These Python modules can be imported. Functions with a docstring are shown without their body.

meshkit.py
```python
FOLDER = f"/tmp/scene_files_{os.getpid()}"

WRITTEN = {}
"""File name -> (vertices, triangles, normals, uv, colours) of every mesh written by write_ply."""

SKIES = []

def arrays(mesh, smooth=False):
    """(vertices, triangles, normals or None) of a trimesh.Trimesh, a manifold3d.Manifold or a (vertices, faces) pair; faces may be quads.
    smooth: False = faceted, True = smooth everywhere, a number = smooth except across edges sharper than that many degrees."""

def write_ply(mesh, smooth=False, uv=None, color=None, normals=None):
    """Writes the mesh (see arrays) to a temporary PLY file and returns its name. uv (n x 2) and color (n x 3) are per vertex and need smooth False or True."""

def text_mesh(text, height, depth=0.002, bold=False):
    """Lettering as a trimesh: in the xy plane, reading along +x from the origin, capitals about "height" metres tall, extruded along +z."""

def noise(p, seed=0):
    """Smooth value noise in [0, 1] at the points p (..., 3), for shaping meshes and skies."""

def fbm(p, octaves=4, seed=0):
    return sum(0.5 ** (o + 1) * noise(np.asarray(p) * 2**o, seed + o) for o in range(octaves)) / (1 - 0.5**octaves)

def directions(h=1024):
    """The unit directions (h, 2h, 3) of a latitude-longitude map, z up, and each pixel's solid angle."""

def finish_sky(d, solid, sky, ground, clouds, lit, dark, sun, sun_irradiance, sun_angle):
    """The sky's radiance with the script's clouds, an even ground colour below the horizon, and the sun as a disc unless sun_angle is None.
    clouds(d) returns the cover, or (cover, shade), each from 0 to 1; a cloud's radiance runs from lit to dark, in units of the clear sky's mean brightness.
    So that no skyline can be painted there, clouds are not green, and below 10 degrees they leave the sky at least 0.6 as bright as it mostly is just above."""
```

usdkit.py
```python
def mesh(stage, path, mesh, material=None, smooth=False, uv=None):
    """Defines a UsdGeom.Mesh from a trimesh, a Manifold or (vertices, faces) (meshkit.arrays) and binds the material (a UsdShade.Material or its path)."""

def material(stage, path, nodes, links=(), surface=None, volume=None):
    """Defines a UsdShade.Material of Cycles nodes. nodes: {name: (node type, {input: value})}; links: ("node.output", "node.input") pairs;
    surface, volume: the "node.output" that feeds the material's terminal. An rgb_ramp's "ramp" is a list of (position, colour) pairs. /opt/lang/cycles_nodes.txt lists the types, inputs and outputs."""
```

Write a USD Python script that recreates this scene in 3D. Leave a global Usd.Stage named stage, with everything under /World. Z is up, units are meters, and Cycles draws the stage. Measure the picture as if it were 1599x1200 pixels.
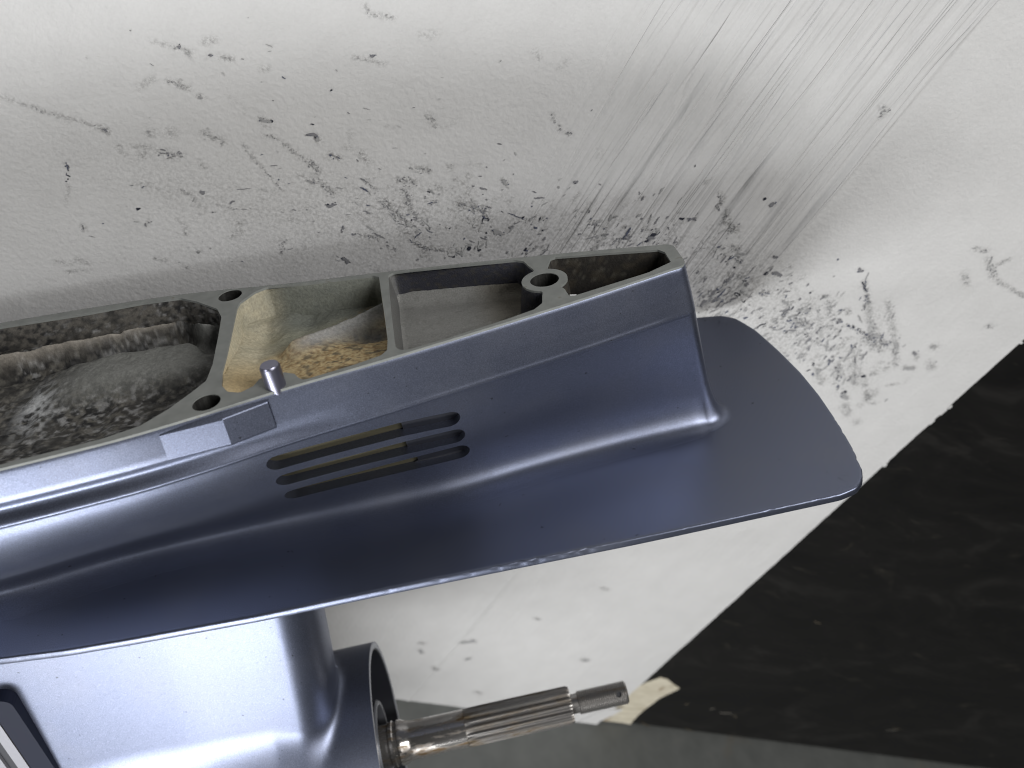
import math, random
import numpy as np
import trimesh, manifold3d, shapely
from shapely.geometry import Polygon, Point
from scipy.spatial import Delaunay
import meshkit, usdkit
from meshkit import fbm, noise
from pxr import Usd, UsdGeom, UsdLux, UsdShade, Gf, Sdf, Vt

random.seed(7)
rng = np.random.default_rng(7)
MM = 0.001
stage = Usd.Stage.CreateInMemory()
UsdGeom.SetStageUpAxis(stage, UsdGeom.Tokens.z)
UsdGeom.SetStageMetersPerUnit(stage, 1.0)
UsdGeom.Xform.Define(stage, '/World')
UsdGeom.Scope.Define(stage, '/World/Looks')

# ------------------------------------------------------------------ camera
# the room: x along the white wall, y into the wall, z up, origin on the floor at the wall
CAM_ROT = np.array([[0.8770967362739505, 0.2511800505038505, 0.40940187767823855],
                    [-0.1293107788554445, -0.6974068139779611, 0.7049130856275176],
                    [0.46257976359692027, -0.67121704242815, -0.5792129524316809]])   # columns: right, down, forward
CAM_POS = np.array([-497.6412156841671, -349.6976879005585, 611.6899341714496])
cam = UsdGeom.Camera.Define(stage, '/World/camera')
M = np.eye(4)
M[0, :3], M[1, :3], M[2, :3], M[3, :3] = CAM_ROT[:, 0], -CAM_ROT[:, 1], -CAM_ROT[:, 2], CAM_POS * MM
cam.AddTransformOp().Set(Gf.Matrix4d(*M.ravel().tolist()))
cam.CreateHorizontalApertureAttr(36.0)
cam.CreateVerticalApertureAttr(27.0)
cam.CreateFocalLengthAttr(36.0 * 1489.416 / 1599)
cam.CreateClippingRangeAttr(Gf.Vec2f(0.01, 50))
cam.CreateFocusDistanceAttr(0.37)
cam.CreateFStopAttr(11.0)
cam.CreateExposureAttr(0.0)

# ------------------------------------------------------------------ lamps
def rect_light(name, pos, target, w, h, power, color):
    l = UsdLux.RectLight.Define(stage, '/World/' + name)
    pos, target = np.array(pos, float), np.array(target, float)
    z = (pos - target) / np.linalg.norm(pos - target)
    x = np.cross([0, 0, 1.0], z); x /= np.linalg.norm(x)
    y = np.cross(z, x)
    T = np.eye(4); T[0, :3], T[1, :3], T[2, :3], T[3, :3] = x, y, z, pos
    l.AddTransformOp().Set(Gf.Matrix4d(*T.ravel().tolist()))
    l.CreateWidthAttr(w); l.CreateHeightAttr(h); l.CreateIntensityAttr(power); l.CreateColorAttr(Gf.Vec3f(*color))
    return l
rect_light('unseen_left_lamp', (-1.34, -1.20, 0.09), (-0.30, -0.10, 0.33), 0.36, 0.18, 26.0, (0.98, 0.99, 1.0))  # out of view, low on the left; throws the soft shadow on the wall
rect_light('unseen_low_lamp', (-0.46, -0.58, 0.08), (-0.38, -0.12, 0.22), 0.36, 0.15, 20.0, (0.98, 0.99, 1.0))  # out of view near the floor; placed for the highlight on the strut
rect_light('unseen_ceiling_lamp', (0.25, -2.0, 1.95), (-0.3, -0.05, 0.35), 1.2, 1.2, 3.3, (1.0, 0.985, 0.965))  # out of view, high in front; softens the shadows on the wall
rect_light('unseen_overhead_strip', (0.10, -1.05, 2.05), (-0.3, -0.10, 0.35), 1.3, 0.20, 36.0, (1.0, 0.985, 0.965))  # out of view overhead; placed for the fillet highlight and the mating face

# ------------------------------------------------------------------ helpers
names = {}
def path_of(name, parent):
    base = (parent or '/World') + '/' + name
    k = names.get(base, 0); names[base] = k + 1
    return base if k == 0 else f'{base}_{k:03d}'

def obj(name, mesh, mat, parent=None, smooth=False, col=None, label=None, kind=None):
    """One Mesh prim; mesh in metres (a trimesh, manifold, (v, f) or (v, f, normals))."""
    p = path_of(name, parent)
    if isinstance(mesh, tuple) and len(mesh) == 3:
        v, f, n = mesh
    else:
        v, f, n = meshkit.arrays(mesh, smooth)
    m = UsdGeom.Mesh.Define(stage, p)
    m.CreatePointsAttr(Vt.Vec3fArray.FromNumpy(np.asarray(v, np.float32)))
    m.CreateFaceVertexCountsAttr(Vt.IntArray.FromNumpy(np.full(len(f), 3, np.int32)))
    m.CreateFaceVertexIndicesAttr(Vt.IntArray.FromNumpy(np.asarray(f, np.int32).ravel()))
    m.CreateSubdivisionSchemeAttr('none')
    if n is not None:
        m.CreateNormalsAttr(Vt.Vec3fArray.FromNumpy(np.asarray(n, np.float32)))
        m.SetNormalsInterpolation('vertex')
    if col is not None:
        for key, val in col.items():
            val = np.asarray(val, np.float32)
            t = Sdf.ValueTypeNames.Float3Array if val.ndim == 2 else Sdf.ValueTypeNames.FloatArray
            a = UsdGeom.PrimvarsAPI(m).CreatePrimvar(key, t, 'vertex')
            a.Set(Vt.Vec3fArray.FromNumpy(val) if val.ndim == 2 else Vt.FloatArray.FromNumpy(val))
    UsdShade.MaterialBindingAPI.Apply(m.GetPrim()).Bind(mat)
    if label: m.GetPrim().SetCustomDataByKey('label', label)
    if kind: m.GetPrim().SetCustomDataByKey('kind', kind)
    return p

def tag(path, **kw):
    for k, v in kw.items():
        stage.GetPrimAtPath(path).SetCustomDataByKey(k, v)

def mat(name, nodes, links, surface='p.BSDF'):
    return usdkit.material(stage, '/World/Looks/' + name, nodes, links, surface=surface)

def grid_faces(nu, nv, wrap=False):
    """quads of an (nu, nv) vertex grid as triangles; wrap joins the last u to the first."""
    U = nu if wrap else nu - 1
    i, j = np.meshgrid(np.arange(U), np.arange(nv - 1), indexing='ij')
    a = (i * nv + j).ravel(); b = (((i + 1) % nu) * nv + j).ravel()
    return np.vstack([np.c_[a, b, b + 1], np.c_[a, b + 1, a + 1]])

# ------------------------------------------------------------------ materials
def metal_paint(name, base, rough):
    return mat(name, {
        'tc': ('texture_coordinate', {}),
        'n': ('noise_texture', {'scale': 2600.0, 'detail': 1.0}),
        'r': ('rgb_ramp', {'ramp': [(0.3, tuple(0.78 * b for b in base)), (0.55, base), (0.78, tuple(1.28 * b for b in base))]}),
        'n2': ('noise_texture', {'scale': 28.0, 'detail': 5.0, 'roughness': 0.6}),
        'n3': ('noise_texture', {'scale': 420.0, 'detail': 2.0}),
        'sp': ('rgb_ramp', {'ramp': [(0.735, (0, 0, 0)), (0.76, (0.75, 0.75, 0.75))]}),
        'ms': ('mix', {'color2': (0.045, 0.047, 0.055)}),
        'dust': ('rgb_ramp', {'ramp': [(0.45, (0, 0, 0)), (0.75, (0.22, 0.22, 0.22))]}),
        'md': ('mix', {'color2': (0.21, 0.21, 0.22)}),
        'mr': ('map_range', {'from_min': 0.3, 'from_max': 0.75, 'to_min': rough - 0.02, 'to_max': rough + 0.035}),
        'ab': ('mix', {'mix_type': 'add', 'fac': 0.6}),
        'b': ('bump', {'strength': 0.13, 'distance': 0.0002}),
        'p': ('principled_bsdf', {'metallic': 0.93})},
        [('tc.object', 'n.vector'), ('tc.object', 'n2.vector'), ('tc.object', 'n3.vector'), ('n.fac', 'r.fac'), ('n3.fac', 'sp.fac'), ('sp.color', 'ms.fac'), ('r.color', 'ms.color1'),
         ('n2.fac', 'dust.fac'), ('dust.color', 'md.fac'), ('ms.color', 'md.color1'), ('md.color', 'p.base_color'), ('n2.fac', 'mr.value'), ('mr.result', 'p.roughness'),
         ('n.color', 'ab.color1'), ('n3.color', 'ab.color2'), ('ab.color', 'b.height'), ('b.normal', 'p.normal')])
PAINT = metal_paint('blue_grey_metallic_paint', (0.156, 0.174, 0.238), 0.40)
def grimy(name, rough=0.75, scale=900.0, strength=0.5, metallic=0.0, spec=0.3):
    """colour from the mesh's own dirt map, broken up by fine grain"""
    return mat(name, {
        'tc': ('texture_coordinate', {}), 'a': ('attribute', {'attribute': 'dirt'}),
        'n': ('noise_texture', {'scale': scale, 'detail': 5.0, 'roughness': 0.65}),
        'r': ('rgb_ramp', {'ramp': [(0.28, (0.45, 0.45, 0.45)), (0.5, (0.95, 0.95, 0.95)), (0.72, (1.5, 1.5, 1.5))]}),
        'm': ('mix', {'mix_type': 'multiply', 'fac': strength}),
        'b': ('bump', {'strength': 0.5, 'distance': 0.0005}),
        'p': ('principled_bsdf', {'roughness': rough, 'metallic': metallic, 'specular_ior_level': spec})},
        [('tc.object', 'n.vector'), ('n.fac', 'r.fac'), ('a.color', 'm.color1'), ('r.color', 'm.color2'), ('m.color', 'p.base_color'), ('n.fac', 'b.height'), ('b.normal', 'p.normal')])
GRIME = grimy('grimy_casting')
CLEAN_CAST = grimy('grey_casting', rough=0.5, scale=1500.0, strength=0.35, metallic=0.35, spec=0.5)
DECK = mat('grey_primer', {
    'tc': ('texture_coordinate', {}), 'n': ('noise_texture', {'scale': 180.0, 'detail': 5.0}), 'n2': ('noise_texture', {'scale': 2500.0, 'detail': 2.0}),
    'r': ('rgb_ramp', {'ramp': [(0.3, (0.165, 0.174, 0.167)), (0.66, (0.205, 0.214, 0.205)), (0.76, (0.14, 0.135, 0.115))]}),
    'b': ('bump', {'strength': 0.12, 'distance': 0.0003}),
    'p': ('principled_bsdf', {'roughness': 0.55, 'specular_ior_level': 0.35})},
    [('tc.object', 'n.vector'), ('tc.object', 'n2.vector'), ('n.fac', 'r.fac'), ('r.color', 'p.base_color'), ('n2.fac', 'b.height'), ('b.normal', 'p.normal')])
def steel(name, base, rough, grime=(0.16, 0.11, 0.06), amount=(0.49, 0.66)):
    return mat(name, {
        'tc': ('texture_coordinate', {}), 'mp': ('mapping', {'scale': (60, 260, 260)}),
        'n': ('noise_texture', {'scale': 1.0, 'detail': 4.0, 'roughness': 0.6}),
        'r': ('rgb_ramp', {'ramp': [(amount[0], base), (amount[1], grime)]}),
        'rr': ('rgb_ramp', {'ramp': [(amount[0], (rough,) * 3), (amount[1], (0.6,) * 3)]}),
        'p': ('principled_bsdf', {'metallic': 0.92})},
        [('tc.object', 'mp.vector'), ('mp.vector', 'n.vector'), ('n.fac', 'r.fac'), ('n.fac', 'rr.fac'), ('r.color', 'p.base_color'), ('rr.color', 'p.roughness')])
STEEL = steel('bright_shaft_steel', (0.56, 0.54, 0.52), 0.16)
SPLINE_STEEL = steel('brown_stained_spline_steel', (0.26, 0.25, 0.24), 0.34, (0.11, 0.085, 0.055), (0.46, 0.70))
THREAD_STEEL = steel('dull_thread_steel', (0.30, 0.29, 0.28), 0.34, (0.2, 0.14, 0.08), (0.6, 0.8))
def plain(name, base, rough, metallic=0.0, spec=0.5):
    return mat(name, {'p': ('principled_bsdf', {'base_color': base, 'roughness': rough, 'metallic': metallic, 'specular_ior_level': spec})}, [])
BORE = plain('dark_bore', (0.012, 0.013, 0.018), 0.5)
RIM = plain('worn_rim_metal', (0.26, 0.27, 0.30), 0.4, 0.7)
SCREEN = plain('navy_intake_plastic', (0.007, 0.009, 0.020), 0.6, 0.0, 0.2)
SLAT = plain('grey_intake_slat', (0.22, 0.22, 0.24), 0.5, 0.4)
SCUFF = [plain(f'scuff_{n}', c, 0.6, 0.0, 0.3) for n, c in (('black', (0.028, 0.030, 0.042)), ('navy', (0.080, 0.090, 0.130)), ('grey', (0.19, 0.19, 0.20)), ('pale_grey', (0.30, 0.30, 0.30)), ('faint', (0.44, 0.44, 0.435)))]

# white wall: thick brush-painted plaster; 'brush' (0..1) is where the coarse brush strokes lie, 'smudge' where it is soiled
WALL = mat('white_brushed_paint', {
    'tc': ('texture_coordinate', {}), 'ab': ('attribute', {'attribute': 'brush'}), 'as': ('attribute', {'attribute': 'smudge'}),
    'mb': ('mapping', {'scale': (120, 1, 6)}), 'nb': ('noise_texture', {'scale': 1.0, 'detail': 2.0, 'roughness': 0.5, 'distortion': 0.45}),
    'mb2': ('mapping', {'scale': (260, 1, 9), 'location': (3, 0, 1)}), 'nb2': ('noise_texture', {'scale': 1.0, 'detail': 3.0, 'roughness': 0.55, 'distortion': 0.3}),
    'rb': ('rgb_ramp', {'ramp': [(0.0, (0.45,) * 3), (0.36, (0.6,) * 3), (0.415, (0.28,) * 3), (0.46, (0.62,) * 3), (0.52, (0.75,) * 3), (0.56, (0.42,) * 3), (0.60, (0.8,) * 3), (0.66, (0.7,) * 3), (0.71, (0.35,) * 3), (1.0, (0.8,) * 3)]}),
    'mm': ('mix', {'mix_type': 'mix', 'fac': 0.6}),
    'rn': ('rgb_ramp', {'ramp': [(0.2, (0.53,) * 3), (0.8, (0.62,) * 3)]}),
    'no': ('noise_texture', {'scale': 420.0, 'detail': 4.0, 'roughness': 0.55}),
    'nl': ('noise_texture', {'scale': 60.0, 'detail': 3.0}),
    'mo': ('mix', {'mix_type': 'mix'}), 'one': ('mix', {'mix_type': 'add', 'fac': 0.25}),
    'bp': ('bump', {'strength': 1.0, 'distance': 0.0020}),
    'cc': ('rgb_ramp', {'ramp': [(0.25, (0.52, 0.517, 0.512)), (0.75, (0.56, 0.557, 0.552))]}),
    'ns': ('noise_texture', {'scale': 700.0, 'detail': 6.0, 'roughness': 0.7}),
    'rs': ('rgb_ramp', {'ramp': [(0.42, (0, 0, 0)), (0.62, (1, 1, 1))]}),
    'ms': ('mix', {'mix_type': 'multiply', 'fac': 1.0}),
    'dm': ('mix', {'mix_type': 'mix', 'color2': (0.16, 0.155, 0.15)}),
    'p': ('principled_bsdf', {'roughness': 0.5, 'specular_ior_level': 0.35})},
    [('tc.object', 'mb.vector'), ('mb.vector', 'nb.vector'), ('nb.fac', 'rb.fac'), ('tc.object', 'no.vector'), ('tc.object', 'nl.vector'), ('tc.object', 'ns.vector'),
     ('ab.fac', 'mo.fac'), ('no.fac', 'rn.fac'), ('rn.color', 'mo.color1'), ('tc.object', 'mb2.vector'), ('mb2.vector', 'nb2.vector'), ('rb.color', 'mm.color1'), ('nb2.fac', 'mm.color2'), ('mm.color', 'mo.color2'), ('mo.color', 'one.color1'), ('rn.color', 'one.color2'), ('one.color', 'bp.height'), ('bp.normal', 'p.normal'),
     ('nl.fac', 'cc.fac'), ('ns.fac', 'rs.fac'), ('rs.color', 'ms.color1'), ('as.color', 'ms.color2'), ('ms.color', 'dm.fac'), ('cc.color', 'dm.color1'), ('dm.color', 'p.base_color')])
BLACK = mat('black_painted_plywood', {
    'tc': ('texture_coordinate', {}), 'mp': ('mapping', {'scale': (9, 1, 26), 'rotation': (0, 0.35, 0)}),
    'n': ('noise_texture', {'scale': 1.0, 'detail': 6.0, 'roughness': 0.62, 'distortion': 1.6}),
    'n2': ('noise_texture', {'scale': 1.6, 'detail': 7.0, 'roughness': 0.7, 'distortion': 2.4}),
    'r': ('rgb_ramp', {'ramp': [(0.35, (0.0032, 0.0031, 0.0032)), (0.55, (0.0060, 0.0056, 0.0054)), (0.75, (0.017, 0.016, 0.015))]}),
    'r2': ('rgb_ramp', {'ramp': [(0.60, (0, 0, 0)), (0.67, (0.16, 0.16, 0.16)), (0.73, (0.6, 0.6, 0.6))]}),
    'm': ('mix', {'mix_type': 'mix', 'color2': (0.060, 0.054, 0.042)}),
    'b': ('bump', {'strength': 0.15, 'distance': 0.0006}),
    'p': ('principled_bsdf', {'roughness': 0.40, 'specular_ior_level': 0.5})},
    [('tc.object', 'mp.vector'), ('mp.vector', 'n.vector'), ('mp.vector', 'n2.vector'), ('n.fac', 'r.fac'), ('n2.fac', 'r2.fac'), ('r2.color', 'm.fac'), ('r.color', 'm.color1'), ('m.color', 'p.base_color'), ('n.fac', 'b.height'), ('b.normal', 'p.normal')])
FLOOR = mat('grey_concrete_paint', {
    'tc': ('texture_coordinate', {}), 'n': ('noise_texture', {'scale': 40.0, 'detail': 7.0, 'roughness': 0.65}), 'n2': ('noise_texture', {'scale': 16.0, 'detail': 3.0, 'distortion': 1.0}),
    'r': ('rgb_ramp', {'ramp': [(0.32, (0.070, 0.074, 0.071)), (0.6, (0.090, 0.094, 0.090)), (0.75, (0.105, 0.106, 0.100))]}),
    'r2': ('rgb_ramp', {'ramp': [(0.66, (0, 0, 0)), (0.8, (0.3, 0.3, 0.3))]}), 'm': ('mix', {'color2': (0.10, 0.075, 0.045)}),
    'b': ('bump', {'strength': 0.2, 'distance': 0.001}),
    'p': ('principled_bsdf', {'roughness': 0.55})},
    [('tc.object', 'n.vector'), ('tc.object', 'n2.vector'), ('n.fac', 'r.fac'), ('n2.fac', 'r2.fac'), ('r2.color', 'm.fac'), ('r.color', 'm.color1'), ('m.color', 'p.base_color'), ('n.fac', 'b.height'), ('b.normal', 'p.normal')])
WOOD = mat('bare_plywood', {
    'tc': ('texture_coordinate', {}), 'mp': ('mapping', {'scale': (60, 60, 300)}), 'n': ('noise_texture', {'scale': 1.0, 'detail': 5.0, 'distortion': 0.6}), 'n2': ('noise_texture', {'scale': 70.0, 'detail': 3.0}),
    'r': ('rgb_ramp', {'ramp': [(0.3, (0.40, 0.36, 0.27)), (0.6, (0.54, 0.50, 0.40)), (0.8, (0.62, 0.58, 0.48))]}),
    'r2': ('rgb_ramp', {'ramp': [(0.62, (0, 0, 0)), (0.72, (0.8, 0.8, 0.8))]}), 'm': ('mix', {'color2': (0.16, 0.09, 0.035)}),
    'p': ('principled_bsdf', {'roughness': 0.7})},
    [('tc.object', 'mp.vector'), ('mp.vector', 'n.vector'), ('tc.object', 'n2.vector'), ('n.fac', 'r.fac'), ('n2.fac', 'r2.fac'), ('r2.color', 'm.fac'), ('r.color', 'm.color1'), ('m.color', 'p.base_color')])
SCRATCH = plain('scratch_brown', (0.075, 0.062, 0.042), 0.7)
DUSTY = plain('scratch_grey', (0.16, 0.15, 0.13), 0.7)
OLIVE = plain('olive_silt', (0.055, 0.05, 0.032), 0.8, 0, .2)
PIN = plain('dowel_steel', (0.24, 0.24, 0.31), 0.33, .9)
LEAK_WHITE = plain('light_leak_white', (0.62, 0.62, 0.63), 0.5)  # white for the light leaking into the tail pocket
CARRIER = plain('dark_grey_carrier', (0.12, 0.125, 0.14), 0.45, .6)

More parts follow.
